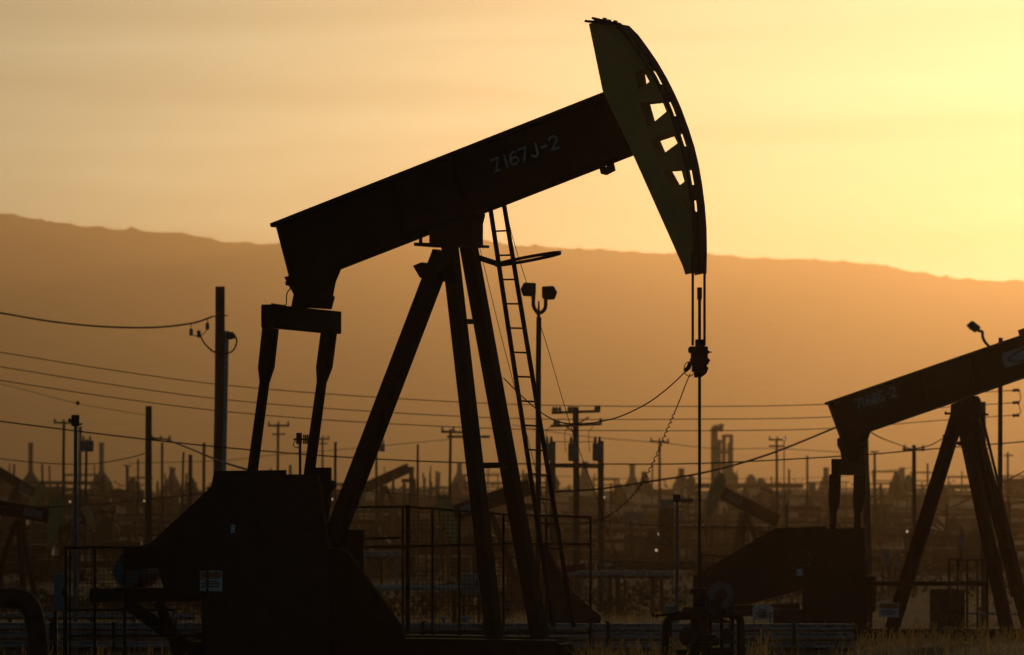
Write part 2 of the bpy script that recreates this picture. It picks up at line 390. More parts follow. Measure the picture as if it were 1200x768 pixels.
# crank guards, belt guard, reducer, motor
cg = MB(); J.plate(cg, [[(251,552),(333,551),(333,557),(372,558),(384,640),(384,790),(236,790),(236,700),(192,690),(176,637),(247,571)]], -1.25, -1.19); 
cg.build('crank_guard', 'dark_steel', root)
J.plate(MB(), [[(320,556),(369,556),(369,548),(386,548),(386,563),(391,564),(391,571),(387,575),(382,615),(376,640),(376,780),(320,780)]], 1.1, 1.16, 1.1).build('crank_guard', 'dark_steel', root)
J.plate(MB(), [[(376,640),(405,645),(472,738),(472,752),(376,752)]], -1.12, -1.05, -1.12).build('stair_skirt', 'black_steel', root)
J.plate(MB(), [[(140,652),(150,643),(176,637),(250,575),(250,662),(150,668),(142,662)]], -.98, -.7, -.98).build('belt_guard', 'dark_steel', root)
for w in (-1.0, 1.0):
    c0 = J.sz(318, 660, w if w < 0 else -1.0)
    J.box(MB(), c0[0]+.05, w*.98, c0[1]-.35, (.28, .12, 1.5)).build('crank', 'black_steel', root)
    J.box(MB(), c0[0]+.05, w*.8, c0[1]-.75, (.75, .2, .6)).build('counterweight', 'black_steel', root, bevel=.06)
c0 = J.sz(318, 660, 0); gb = MB(); J.box(gb, c0[0]+.2, 0, c0[1]-.2, (1.0, 1.1, .75)); J.box(gb, c0[0]+.2, 0, c0[1]-.85, (.9, .9, .6)); gb.build('gear_reducer', 'black_steel', root, bevel=.03)
c0 = J.sz(152, 672, -.5); m_ = MB(); m_.lathe(J.W(c0[0], -.6, c0[1]+.02), [(.02,0),(.2,.02),(.2,.5),(.15,.6)], 20, J.e); m_.build('motor', 'blue_paint', root, smooth=True)
J.plate(MB(), [[(105,690),(250,688),(250,705),(105,706)]], -1.1, .3, -1.1).build('motor_platform', 'black_steel', root)
J.bar(MB(), (150,708,-1.0), (244,775,-1.0), .13, .12).build('platform_brace', 'black_steel', root)
J.bar(MB(), (187,706,-.2), (215,780,-.2), .1, .1).build('platform_brace', 'black_steel', root)
sign(J, 247.5, 681, -1.30, 30, 24, root)
MB().box(J.pt(273,620,-1.29), (.06,.01,.10), (J.b,J.e,Vector((0,0,1)))).build('label_plate', 'sign_white', root)
# skid
sk = MB()
for w in (-.72, .66):
    a, b = J.pt(236, 760, w), J.pt(655, 757, w); z0, z1 = .2, .56
    for zc, hh_ in ((.22,.04),(.54,.04)): sk.box((a+b)/2*1 + Vector((0,0,zc-(a.z+b.z)/2)), ((b-a).length, .26, hh_), (J.b, J.e, Vector((0,0,1))))
    sk.box((a+b)/2 + Vector((0,0,.38-(a.z+b.z)/2)), ((b-a).length, .03, .30), (J.b, J.e, Vector((0,0,1))))
for s in (-3.4, -1.6, .2, 1.1): J.box(sk, s, -.03, .36, (.16, 1.3, .24))
sk.build('skid', 'black_steel', root)
for s in (-3.0, -.9, .9): J.box(MB(), s, -.03, .05, (.6, 1.9, .29)).build('foundation_block', 'concrete', root)
# cables, carrier bar, polished rod
zc = J.sz(819, 405, -.06)
for x, w in ((811.8,-.18),(825.6,0)):
    px_, pw = (x, w)
    MB().tube([J.pt(px_, 296, w), J.pt(px_, 405, w)], .0155, 6).build('wireline', 'cable', root)
cb = MB(); k = J.O.y/F
def cbx(x0, x1, y0, y1, d=.2): 
    c_ = J.pt((x0+x1)/2, (y0+y1)/2, -.09); cb.box(c_, ((x1-x0)*k, d, (y1-y0)*k))
for q in ((815,826,398,406,.12),(808,829,406.5,414,.3),(810,829,413,420.5,.22),(809,830,420,427,.26),(811,828,426.5,436,.2),(813.5,822,434,442.5,.12),(829,831.5,411,414.5,.05),(830,834.5,412.2,413.4,.02),(829,832,421,424,.05),(806.5,809,407.5,413,.08)): cbx(*q)
cb.tube([J.pt(809,425,-.1), J.pt(807,431,-.1), J.pt(803,434.5,-.1)], .03, 6); cb.tube([J.pt(828,430,-.1), J.pt(826,436,-.1), J.pt(821,440,-.1)], .03, 6)
cbo = cb.build('carrier_bar', 'black_steel', root, bevel=.008)
lo = MB(); lo.tube([J.pt(808.5+8*math.cos(t_)*.8-.5, 432.5+8.5*math.sin(t_), -.2) for t_ in [2*math.pi*i/24 for i in range(25)]], .006, 5); lo.build('wire_loop', 'cable', cbo)
pr = MB(); pr.tube([J.pt(819.8,349,-.09), J.pt(819.8,730,-.09)], .0185, 8); pr.tube([J.pt(819.8,337,-.09), J.pt(819.8,351,-.09)], .03, 8); pr.build('polished_rod', 'dark_steel', root)
WELL = J.pt(819.8, 740, -.09)
JACK = J
# ---- the second pumpjack, beyond and to the right
Y2 = 108.5
J = Frame(1130, Y2, 27, gz(8.6, Y2)); G2 = J.O.z
root = thing('pumpjack', J.O, 'black pumpjack cut by the right edge of the photo, painted 7168G-2, tail of beam lowered', 'pumpjack', 'pumpjacks on the oil field')
beam(J, (966,472), (1300,357), (982.5,517), (1300,407), root, .26)
lettering(J, '7168G-2', 1005, 479.5, 1052, 463.5, 11, -.017, 'beam_number', 'letter_bright', root, xs=[0,.11,.25,.41,.57,.74,.87], thick=.18)
for x in (1203,): J.bar(MB(), (x-7,391,-.05), (x+9,385,-.05), .12, .2).build('beam_clamp', 'black_steel', root)
def band(pts, w, wid, m, name, par):
    mb = MB(); P_ = [J.pt(x, y, w) for x, y in pts]
    for p, q in zip(P_, P_[1:]):
        d = (q-p).normalized(); mb.bar(p-d*.005, q+d*.005, wid, .006, J.e)
    return mb.build(name, m, par)
em = J.plate(MB(), [[(1173.5,418),(1176,414),(1260,386),(1263,388),(1266,399),(1264,402),(1180,431),(1177,429)]], -.024, -.014).build('emblem_plate', 'plate_grey', root)
band([(1220+ (40*math.cos(t)*.945), 408.5 - 40*math.cos(t)*.335 + 8*math.sin(t)) for t in [2*math.pi*i/40 for i in range(41)]], -.028, .035, 'emblem_ink', 'oval_ring', em)
# post
J.plate(MB(), [[(1114.5,474),(1140,464),(1143,468),(1142,491),(1113,491)]], -.13, .14, -.13).build('saddle_bearing', 'black_steel', root)
J.plate(MB(), [[(1110,483.5),(1150,484.5),(1150,487),(1110,486)]], -.24, .26, -.1).build('post_plate', 'black_steel', root)
J.bar(MB(), (1108.5,482,-.2), (1108.5,486.5,-.2), .02, .03).build('grease_fitting', 'black_steel', root); J.bar(MB(), (1105.5,511,-.1), (1112,510,-.1), .035, .1).build('leg_bracket', 'black_steel', root)
def leg(p0, p1, wid): return J.bar(MB(), p0, p1, wid, .2).build('leg', 'black_steel', root)
leg((1122,488,0), (1040,754,0), .225)
leg((1127.5,488,-.13), (1184,756,-.45), .21); leg((1138,488,.16), (1211,756,.45), .21)
J.bar(MB(), (1123,520,-.2), (1133,519,.2), .06, .06).build('cross_brace', 'black_steel', root)
la = MB()
for q0, q1 in (((1143,486,.12),(1186,700,.05)), ((1150,484,.3),(1202,700,.3))): J.bar(la, q0, q1, .045, .03)
lad = la.build('ladder', 'dark_steel', root)
for i in range(13):
    t = (i+.5)/13; a = J.pt(1143,486,.12).lerp(J.pt(1186,700,.05), t); b = J.pt(1150,484,.3).lerp(J.pt(1202,700,.3), t); MB().tube([a,b], .01, 5).build('rung', 'dark_steel', lad)
# tail
J.plate(MB(), [[(981,514),(1015,503),(1012,513),(1009,517),(1010,522),(1006,527),(1005,541),(986,541),(985,530),(981,522)]], -.13, .12, -.13).build('tail_bearing', 'black_steel', root)
eq = MB(); eq.box(J.pt(994, 547.5, 0), (.15, 1.30, .31), (J.b, J.e, Vector((0,0,1)))); eq.build('equalizer', 'black_steel', root, bevel=.012)
for w, dx in ((-.56,0), (.56,28.5)):
    J.plate(MB(), [[(972.5+dx,556),(985+dx,557),(984+dx,590),(980+dx,602),(978.5+dx,650),(972.5+dx,650),(973+dx,602),(971.5+dx,590)]], w-.025, w+.025, w).build('pitman_arm', 'black_steel', root)
# guards
J.plate(MB(), [[(812,676),(905,621),(910,619),(969,617),(969,620),(1012,620),(1013,668),(1016,700),(1016,752),(940,752),(940,691),(880,708),(812,712)]], -.95, -.89).build('crank_guard', 'dark_steel', root)
J.plate(MB(), [[(960,620),(1012,619),(1012,752),(960,752)]], .85, .9, .85).build('crank_guard', 'dark_steel', root)
c0 = J.sz(845, 697, -.97); sh = MB(); sh.lathe(J.W(c0[0], -.99, c0[1]), [(.26,0),(.26,.06)], 28, J.e); so_ = sh.build('sheave_cover', 'blue_paint', root, smooth=True)
MB().lathe(J.W(c0[0]+.01, -1.0, c0[1]-.01), [(.13,0),(.13,.03)], 20, J.e).build('hub_cap', 'olive_steel', so_)
MB().box(J.pt(937,671,-.97), (.12,.01,.13), (J.b,J.e,Vector((0,0,1)))).build('label_plate', 'sign_white', root)
for i in range(7):
    a = 2*math.pi*i/7; p = J.pt(943+8*math.cos(a), 655+8*math.sin(a), -.955); MB().lathe(p - J.e*.01, [(.015,0),(.015,.02)], 6, J.e).build('bolt', 'tank_grey', root)
for w in (-.7, .7):
    c0 = J.sz(975, 680, -.7); J.box(MB(), c0[0], w, c0[1]-.2, (.22,.1,1.1)).build('crank', 'black_steel', root)
c0 = J.sz(980, 690, 0); gb = MB(); J.box(gb, c0[0]+.2, 0, c0[1]-.1, (.9,.9,.7)); J.box(gb, c0[0]+.2, 0, c0[1]-.7, (.8,.8,.6)); gb.build('gear_reducer', 'black_steel', root, bevel=.03)
J.plate(MB(), [[(800,712),(905,708),(905,722),(800,724)]], -.9, .4, -.9).build('motor_platform', 'black_steel', root)
J.bar(MB(), (830,722,-.8), (900,752,-.8), .12, .12).build('platform_brace', 'black_steel', root)
J.bar(MB(), (1005,684,-.6), (1158,684,-.6), .085, .06).build('guard_rail', 'black_steel', root)
sign(J, 1041.5, 715, -1.0, 25, 17, root)
sk = MB()
for w in (-.6,.6):
    a, b = J.pt(930,746,w), J.pt(1230,746,w); sk.bar(a, b, .3, .2, J.e)
sk.build('skid', 'black_steel', root)
for s in (-2.2, -.3, .9): J.box(MB(), s, 0, -.0, (.7, 1.7, .12)).build('foundation_block', 'concrete', root)

# ---- smaller pumpjacks farther out in the field
def far_jack(px, py, Y, right, tilt, label, plate=True, swing=27, m='dark_steel', lean=0):
    x = (px-600)*Y/F; g = gz(x, Y); zp = CAM_Z + (HZ-py)*Y/F; S = (zp-g)/4.9
    K = Frame(px, Y, swing if right else 180-swing, g); t = R(tilt)
    r = thing('pumpjack', K.O, label, 'pumpjack', 'pumpjacks on the oil field')
    def BW(u, v, w): return K.W((u*math.cos(t)-v*math.sin(t))*S, w*S, (4.9 + u*math.sin(t)+v*math.cos(t))*S)
    def prof(poly, w0, w1): return MB().plate([poly], lambda u,v,d: BW(u,v,d), w0, w1)
    prof([(-2.35,-.05),(2.1,-.05),(2.1,.7),(-2.35,.7)], -.14, .14).build('walking_beam', 'black_steel', r)
    arc = [(-.35+2.9*math.cos(a), .25+2.9*math.sin(a)) for a in [-.6+i*.1 for i in range(11)]]
    prof([(2.02,-1.42)] + arc + [(1.98,1.2),(1.86,.75),(1.9,-.1)], -.2, .2).build('horse_head', 'olive_paint', r)
    def lg(a, b): return MB().bar(K.W(*[q*S for q in a]), K.W(*[q*S for q in b]), .24*S, .2*S, K.e).build('leg', m, r)
    lg((-.1,0,4.75), (-2.1,0,.1)); lg((.05,-.14,4.75), (.75,-.6,.1)); lg((.05,.14,4.75), (.75,.6,.1))
    MB().box(BW(-2.0,-.55,0), (.2*S, 2.0*S, .28*S), (K.b, K.e, Vector((0,0,1)))).build('equalizer', 'black_steel', r)
    e = BW(-2.0,-.6,0) - K.O
    for w in (-.85, .85):
        MB().bar(K.O + e + K.e*w*S, K.W(-2.3*S, w*S, 1.2*S), .14*S, .12*S, K.e).build('pitman_arm', m, r)
    MB().plate([[(-4.6,.5),(-4.6,1.1),(-3.2,2.1),(-1.6,2.1),(-1.4,.2),(-3.2,.2)]], lambda u,v,d: K.W(u*S,d*S,v*S), -1.1, 1.0).build('crank_guard', m, r)
    MB().box(K.W(-1.4*S,0,.18*S), (5.6*S,1.4*S,.36*S), (K.b,K.e,Vector((0,0,1)))).build('skid', m, r)
    h = BW(2.5,.0,0) - K.O
    MB().tube([K.O+Vector((h.x,h.y,h.z)), K.O+Vector((h.x,h.y,.2*S))], .03*S, 5).build('polished_rod', m, r)
    if plate:
        sgn = -.15 if right else .15
        c = BW(.9 if right else .95, .33, sgn); d = BW(1.0, .33, sgn)-BW(0,.33,sgn); d.normalize(); u = Vector((0,0,1)); n = d.cross(u).normalized(); u = n.cross(d)
        MB().box(c, (1.1*S, .02*S, .36*S), (d, n, u)).build('name_plate', 'tank_grey', r)
    return r
FJ = [
 (18,570,330,True,-27,'distant pumpjack at the far left, beam sloping steeply down right behind a nearer one'),
 (22,606,170,True,-8,'mid distance pumpjack at the left edge with pale plate on a nearly level beam'),
 (84,620,230,True,28,'small far pumpjack with raised head just right of grey steel post'),
 (450,567,330,False,-22,'distant pumpjack seen between the slanting rear leg and front legs, beam rising to the right'),
 (572,596,170,False,-17,'mid distance pumpjack behind the front legs of the near pumpjack, pale head lowered'),
 (872,598,200,False,24,'mid distance pumpjack with broad head raised, behind the polished rod of the near pumpjack'),
 (905,580,420,True,-20,'tiny far pumpjack just above the top of the second crank guard'),
]
for i, (px, py, Y, rt, tl, lb) in enumerate(FJ): far_jack(px, py, Y, rt, tl, lb, plate=(i != 3))
# ------------------------------------------------------------------ poles
def gpx(px, Y): return gz((px-600)*Y/F, Y)
def pole(label, x0, y0, x1, Y, wpx, arms=(), trans=(), m='wood', group='poles standing over the field', name='utility_pole', cat='pole', extra=None, caps=False):
    k = Y/F; top = at(x0, y0, Y); g = gpx(x1, Y); bot = Vector(((x1-600)*k, Y, g-.15))
    r = wpx*k/2
    body = MB()
    n = 6; body.tube([bot.lerp(top, i/n) + Vector((random.uniform(-.1,.1)*r, 0, 0)) for i in range(n+1)], r*1.12, 10, r*.92)
    if not arms and not trans and not extra:
        return tag(body.build(name, m, smooth=True), label, cat, group)
    T = thing(name, (bot.x, bot.y, g), label, cat, group)
    body.build('shaft', m, T, smooth=True)
    for (xa, xb, ya, yb, th, ins) in arms:
        a, b = at(xa, ya, Y-.12), at(xb, yb, Y+.05); u = MB(); u.bar(a, b, th*k, th*k, (0,1,0)); ar = u.build('crossarm', m, T)
        for t in ins:
            p = a.lerp(b, t); MB().lathe(p, [(.03,0),(.035,th*k*.6),(.06,th*k*.9),(.04,th*k*1.7),(.02,th*k*2.2)], 8).build('insulator', 'insulator', ar)
    for (xt, yt, wt, ht) in trans:
        c = at(xt, yt, Y-.25); R_ = wt*k/2; H_ = ht*k
        q = MB().lathe(c - Vector((0,0,H_/2)), [(R_*.9,0),(R_,.03),(R_,H_*.93),(R_*.85,H_)], 14).build('transformer', 'galvanised' if m == 'none' else 'tank_grey', T, smooth=True)
        for dx in (-.45,.45): MB().lathe(c + Vector((dx*R_,0,H_/2)), [(.035,0),(.05,.08),(.025,.2)], 7).build('bushing', 'insulator', q)
    if extra: extra(T, Y)
    return T

def conduit_extra(T, Y):
    MB().tube([at(266,388,Y-.16), at(262.5,556,Y-.16), at(261,640,Y-.16)], .055, 8).build('conduit', 'galvanised', T, smooth=True)
    MB().lathe(at(270,398,Y-.16), [(.03,0),(.13,.03),(.14,.12),(.07,.2)], 10).build('weatherhead', 'dark_steel', T, smooth=True)
    MB().tube(spline([at(274,392,Y-.2), at(277.5,400,Y-.2), at(273,411,Y-.2), at(262,415,Y-.25), at(250,412,Y-.25), at(240,403,Y-.2), at(234,392,Y-.15)], 6), .022, 6).build('service_loop', 'cable', T)
    for xa, ya in ((224,388),(233,390),(243,381)):
        MB().lathe(at(xa,ya+1.5,Y-.1), [(.02,-.1),(.05,-.07),(.05,.07),(.02,.1)], 8).build('cutout_fuse', 'insulator', T)
    w = MB(); w.tube(spline([at(224,378,Y-.1), at(224,390,Y-.1), at(229,394,Y-.1), at(234,393,Y-.15)],5), .012, 5); w.build('jumper_wire', 'cable', T)
    w = MB(); w.tube(spline([at(243,374,Y-.1), at(243,384,Y-.1), at(239,391,Y-.1), at(234,393,Y-.15)],5), .012, 5); w.build('jumper_wire', 'cable', T)
    MB().tube([at(248,371,Y-.15), at(258,370,Y-.15), at(267,370,Y-.15)], .015, 6).build('dead_end_bolt', 'dark_steel', T)
pole('tall thick wooden pole with grey conduit and looped cable at the left', 258.5, 336, 255, 150, 12, extra=conduit_extra)
pole('dark bare wooden pole left of the conduit pole, about two thirds its height', 174, 476, 175, 175, 8)
def flood_extra(lamps, sc=1.0):
    def f(T, Y):
        for (x, y, sgn, pts) in lamps:
            MB().tube(spline([at(a, b, Y) for a, b in pts], 6), .035*sc, 7).build('lamp_arm', 'dark_steel', T, smooth=True)
            c = at(x, y, Y); k = Y/F
            def f3(u, v, d): return c + Vector((u*k, d, v*k))
            pr = [(-8*sgn,7),(6*sgn,7.5),(10*sgn,0),(7*sgn,-8),(-4*sgn,-8.5),(-8*sgn,-6)]
            h = MB().plate([pr], f3, -.15, .15).build('floodlight', 'dark_steel', T, bevel=.015)
            MB().plate([[(9.4*sgn,1.2),(9.9*sgn,.2),(7.6*sgn,-6.2),(7.0*sgn,-6.2)]], f3, -.13, .13).build('lens', 'insulator', h)
    return f
pole('dark steel pole with two floodlights on a forked bracket, behind the ladder', 631.2, 372, 630, 100, 6.5, m='dark_steel', name='floodlight_pole', cat='floodlight pole', group='floodlight poles',
     extra=lambda T, Y: (flood_extra([(620,339,-1,[(625.5,345),(625,358),(628.5,365),(631.5,368)]), (643,343,1,[(639.5,349),(639,360),(636,365),(631.5,367)])])(T, Y), MB().tube([at(631.2,374,Y), at(631.4,353,Y)], .03, 6, .012).build('spike', 'dark_steel', T)))
def single_lamp(T, Y):
    MB().tube(spline([at(1172,420,Y), at(1163,410,Y), at(1155,402,Y), at(1151.5,395,Y), at(1151,389,Y), at(1146,388,Y)], 6), .035, 7).build('lamp_arm', 'dark_steel', T, smooth=True)
    c = at(1141,383.5,Y); k = Y/F
    f3 = lambda u, v, d: c + Vector((u*k, d, v*k))
    h = MB().plate([[(-8,2.5),(-2,7.5),(6,1.5),(8,-1.5),(2,-6.5),(-3,-3)]], f3, -.16, .16).build('floodlight', 'dark_steel', T, bevel=.015)
    MB().plate([[(-8.3,2.2),(-7.6,2.6),(-2.8,-3.2),(-3.4,-3.6)]], f3, -.13, .13).build('lens', 'insulator', h)
pole('steel pole with a single floodlight looking left above the second pumpjack beam', 1172.5, 396, 1172, 130, 5.5, m='dark_steel', name='floodlight_pole', cat='floodlight pole', group='floodlight poles', extra=single_lamp)
# platform of three transformers
def platform_extra(T, Y):
    k = Y/F
    for x, y0, y1 in ((647.5,518,662), (704,517,662)):
        MB().tube([Vector(((x-600)*k, Y, gpx(x, Y)-.1)), at(x, y0, Y)], .09, 8).build('side_post', 'wood', T, smooth=True)
    MB().bar(at(640,546,Y-.1), at(708,547,Y-.1), .1, .2, (0,1,0)).build('platform_beam', 'wood', T)
    MB().tube([at(640,518,Y), at(700,518,Y)], .012, 5).build('bus_wire', 'cable', T)
    for a, b in (((661,498),(674,508)),((690,489),(676,498))): MB().tube([at(*a,Y-.05), at(*b,Y-.05)], .025, 5).build('arm_brace', 'wood', T)
    for x in (640,662,690): MB().tube(spline([at(x+5,500,Y), at(x,508,Y), at(x+1,530,Y)],5), .01, 4).build('drop_wire', 'cable', T)
pole('brown wooden pole with two crossarms and a platform of three grey transformers', 675, 477, 676, 170, 7.5,
     arms=[(646.5,703,484,482,3.2,(.04,.10,.17,.36,.42,.92,.98)), (645.5,705,499.5,497,3.2,(.08,.15,.98))], trans=[(643.5,530,11,21),(672,530,12.5,21),(700,530,11.5,21)], extra=platform_extra)
def yagi(T, Y, x, y, x0, x1, n=6, half=5):
    MB().tube([at(x0,y,Y-.08), at(x1,y,Y-.08)], .012, 6).build('antenna_boom', 'dark_steel', T)
    e = MB()
    for i in range(n):
        xx = x+6+(x1-x-7)*i/(n-1); e.tube([at(xx,y-half,Y-.08), at(xx,y+half,Y-.08)], .011, 5)
    e.build('antenna_elements', 'dark_steel', T)
def post_top(T, Y):
    MB().box(at(88.5,493,Y), (.14,.14,.20)).build('radio_box', 'dark_steel', T, bevel=.01)
    MB().tube([at(80,492,Y), at(90,496,Y)], .03, 6).build('sensor_arm', 'dark_steel', T)
    MB().tube([at(90.5,497,Y), at(96.5,497,Y)], .02, 6).build('bright_bracket', 'galvanised', T)
    MB().tube([at(92.3,497,Y-.04), at(92,560,Y-.04), at(92,690,Y-.04)], .009, 5).build('signal_cable', 'galvanised', T)
pole('slim grey steel post with a radio box on top by the left fence', 88.8, 489, 88, 100, 4.6, m='steel_grey', name='instrument_post', cat='instrument post', group='radio and antenna posts', extra=post_top)
def ant2(T, Y):
    yagi(T, Y, 793, 587, 790, 812, 6, 3.5)
    MB().box(at(793,584,Y), (.12,.12,.12)).build('antenna_mount', 'dark_steel', T)
    MB().box(at(787.5,723,Y-.1), (.21,.2,.36)).build('control_box', 'teal_box', T, bevel=.01)
pole('thin grey post with comb antenna and small control box left of the wellhead', 793.5, 582, 793, 90, 4, m='steel_grey', name='antenna_post', cat='antenna', group='radio and antenna posts', extra=ant2)
Ya = 71.0
A = thing('antenna', at(351, 556, Ya), 'small black comb antenna on a mast between the pitman arms of the near pumpjack', 'antenna', 'radio and antenna posts')
MB().tube([at(352,700,Ya), at(351.5,509,Ya)], .017, 7).build('mast', 'dark_steel', A)
yagi(A, Ya, 350, 515, 344, 366, 5, 5.5)
MB().box(at(350.5,514,Ya), (.07,.07,.14)).build('antenna_mount', 'dark_steel', A)
MB().tube(spline([at(346,516,Ya), at(343.5,522,Ya), at(348,525,Ya), at(351,523,Ya)],6), .006, 5).build('coax_loop', 'cable', A)

# plain poles of the middle and far distance: label, x top, y top, x bottom, distance, width px, crossarms
I3 = (.05,.5,.95)
PL = [
 ('thick brown pole directly behind the samson post of the second pumpjack', 1151.5,471,1154,135,8,()),
 ('thick brown pole touching the equalizer of the second pumpjack', 1013,500,1019,150,9,()),
 ('brown pole with one crossarm and insulators between the tail and post of the second pumpjack', 1071,522,1072,190,5,[(1058,1083,527,527.5,2.6,(.08,.5,.95))]),
 ('tall thin pole with a crossarm just left of the blue grey post', 75,494,73,240,3.4,[(63,86,495.5,496,2.2,I3)]),
 ('thin dark pole between the radio post and the boxed transformer pole', 94.5,500,93,230,2.8,()),
 ('thin pole carrying a pale square transformer, right of the radio post', 101.5,515,99,230,3.2,()),
 ('pole with one crossarm seen just right of the dark bare pole', 190,519,190,260,3,[(177,200,514.5,515,2,I3)]),
 ('slightly leaning thin pole between two short chimneys at the left', 215,530,211,270,2.8,()),
 ('short stout pole just left of the conduit pole', 223,533,222,260,5,()),
 ('dark plain pole immediately left of the conduit pole', 239,519,238,230,3.6,()),
 ('thin plain pole left of the dark bare pole, over the field', 162,538,161,320,2.4,()),
 ('short far pole with a tiny crossarm right of the second chimney', 148.5,545,149,380,2.2,[(144,154,546,546,1.2,())]),
 ('pole with two crossarms just right of the near pitman arm', 326,497,325,300,3,[(314,339,499,499,2.4,I3),(319,334,509,509,2,())]),
 ('pole with two short crossarms just right of the far pitman arm', 378,514,378,340,2.6,[(371,386,514.5,514.5,2,I3),(373,384,520,520,1.6,())]),
 ('plain dark pole left of the slanting rear leg', 393,518,393,240,3.4,()),
 ('short stub pole above the crank guard between the pitman arms', 340,545,340,300,3.4,()),
 ('pole with a small grey transformer right of the slanting rear leg', 441,528,441,250,3,()),
 ('plain thin pole between the legs, rising highest of the bare ones there', 489.5,521,489,260,2.8,()),
 ('short plain pole behind the rising beam of the distant pumpjack', 461,553,460,300,3.2,()),
 ('stout rusty chimney pole at the head of the distant pumpjack between the legs', 482,547,482,320,6,()),
 ('pole with two crossarms just left of the front legs', 528,503,526,240,3.4,[(517,546,506,507,2.8,I3),(524,574,512,512,3,())]),
 ('very faint thin pole, left one of a pair between the legs', 504,553,504,420,2.6,()),
 ('very faint thin pole, right one of a pair between the legs', 511.5,552,511.5,420,2.6,()),
 ('plain pole with a small crossarm beneath the coiled cable', 773,518,773,300,3,[(762,784,517.5,518.5,2.2,I3)]),
 ('thin pole with a lit lamp and two short crossarms left of the second pumpjack', 910,515,911,300,3,[(901,921,515.5,515.5,2,I3),(901,919,523,523,2,())]),
 ('plain thin pole halfway between the crossarm lamp pole and the second pumpjack', 946,534,946,330,2.6,()),
 ('thin pole with a tiny crossarm just right of the thick pole by the equalizer', 1025,529,1026,300,3,[(1020,1030,529.5,529.5,1.6,())]),
 ('plain thin pole left of the slanting leg of the second pumpjack', 1087,543,1087,320,2.4,()),
 ('thin pole with a small crossarm at the right edge, beyond the floodlight pole', 1181,530,1181,320,2.6,[(1176,1187,534,534,1.6,())]),
 ('short thin pole at the left edge behind the chimney', 49.5,544,50,340,2.6,()),
 ('short thin pole leftmost of all, standing left of the first chimney', 16.5,544,16,340,2.4,()),
 ('plain pole just left of the transformer platform', 640,560,640,260,2.6,()),
 ('thin pole behind the right side post of the transformer platform', 716,566,716,300,2.4,()),
 ('short dark pole left of the second crank guard', 922,590,922,230,4.2,()),
 ('faint stub pole right of the small distant chimney beneath the coiled cable', 753,553,753,500,2.6,()),
 ('bare pole with a steel box behind the railing of the second pumpjack', 1127,618,1127,180,3,()),
]
for lb, x0, y0, x1, Y, w, arms in PL:
    tr = [(101.5,523,17,13)] if 'square transformer' in lb else [(447.5,525,7,9)] if 'small grey transformer' in lb else [(1127,638,7,10)] if 'steel box' in lb else ()
    pole(lb, x0, y0, x1, Y, w, arms, tr)
# ------------------------------------------------------------------ wires
def wire(label, pts, r, name='power_line', cat='wire', group='power lines over the field', m='cable', k=8):
    P_ = spline([at(x, y, Y) for x, y, Y in pts], k)
    return tag(MB().tube(P_, r, 5).build(name, m), label, cat, group)
wire('topmost of three parallel power lines sagging across the whole field', [(-60,404,150),(0,413,150),(125,433,152),(250,450,154),(400,463,156),(600,474,160),(800,476.5,162),(966,474,164),(1100,463,164),(1192,457.5,164)], .013)
wire('middle one of three parallel power lines sagging across the whole field', [(-60,421,150),(0,430,150),(125,450,152),(250,467,154),(400,480,156),(600,490.5,160),(800,491.5,162),(970,489,164),(1100,478,164),(1192,472,164)], .013)
wire('lowest of three parallel power lines sagging across the whole field', [(-60,437,150),(0,446,150),(125,465,152),(250,481,154),(400,493.5,156),(600,503,160),(800,505,162),(970,502.5,164),(1100,493,164),(1192,486.5,164)], .013)
wire('dark long power line running low past the bare pole to the right edge', [(-60,486,120),(0,494,120),(170,515,122),(300,528,124),(420,537,126),(560,543,128),(700,544,130),(830,543,132),(1000,534,135),(1085,527,136),(1260,513,138)], .016)
wire('short thick cable dropping from the bare pole toward the crank guard', [(178,513,172),(196,516,170),(220,525,150),(262,542,120),(310,556,100)], .022)
wire('thick twisted service cable sagging to the tail of the second pumpjack beam', [(640,577,120),(700,573.5,120),(765,564,120),(830,553,120),(900,533,120),(975,503,120),(1010,487,120)], .022)
wire('thick overhead cable entering at the left edge and ending at the conduit pole', [(-60,358,150),(0,367,150),(60,377,150),(120,383,150),(180,384,150),(225,379,150),(250,371,150)], .026)
wire('thin cable sagging low between the left edge and the dark bare pole', [(-60,532,178),(0,538,178),(60,543.5,177),(110,543.5,176),(150,537,176),(172,531,175)], .016)
wire('faint thin line with one marker at the upper left, ending at the bare pole', [(-60,440,176),(0,450,176),(90,473,176),(130,480,176),(172,487,175)], .008)
tag(MB().lathe(at(91,472.5,176), [(.02,-.06),(.06,-.03),(.06,.03),(.02,.06)], 8).build('line_marker', 'dark_steel'), 'small dark marker bead clamped on a faint line at the left', 'marker')
wire('faint far wire dipping from the transformer platform to the crossarm pole at right', [(600,498,300),(680,511,300),(773,519,300),(840,526,300),(910,526,300),(1000,531,300)], .02)
wire('faint far wire passing low behind the chimneys at the centre', [(560,553,400),(700,560,400),(800,561,400),(960,560,400),(1071,548,400)], .02)
wire('faint far wire crossing between the pitman arms', [(150,543,300),(260,540,300),(326,533,300),(400,527,300),(528,515,300)], .018)
wire('loose wire hanging from the crossarm pole at right up to the second beam', [(1071,527,190),(1050,520,170),(1030,512,150),(1015,503,140)], .018)
wire('upper wire running from the crossarm pole to the second samson post', [(1071,526,190),(1090,522,180),(1106,513,170)], .018)
wire('dark wire climbing from behind the second post to the right edge', [(1090,603,200),(1120,592,190),(1160,573,180),(1215,545,175)], .02)
wire('low wire strung across the field past the antenna post', [(640,603,110),(705,610,110),(765,616,110),(840,618,110),(910,619,110)], .012)
wire('low wire rising over the fence posts behind the front legs', [(400,572,140),(470,579,140),(560,588,140),(640,600,140),(790,642,140)], .012)
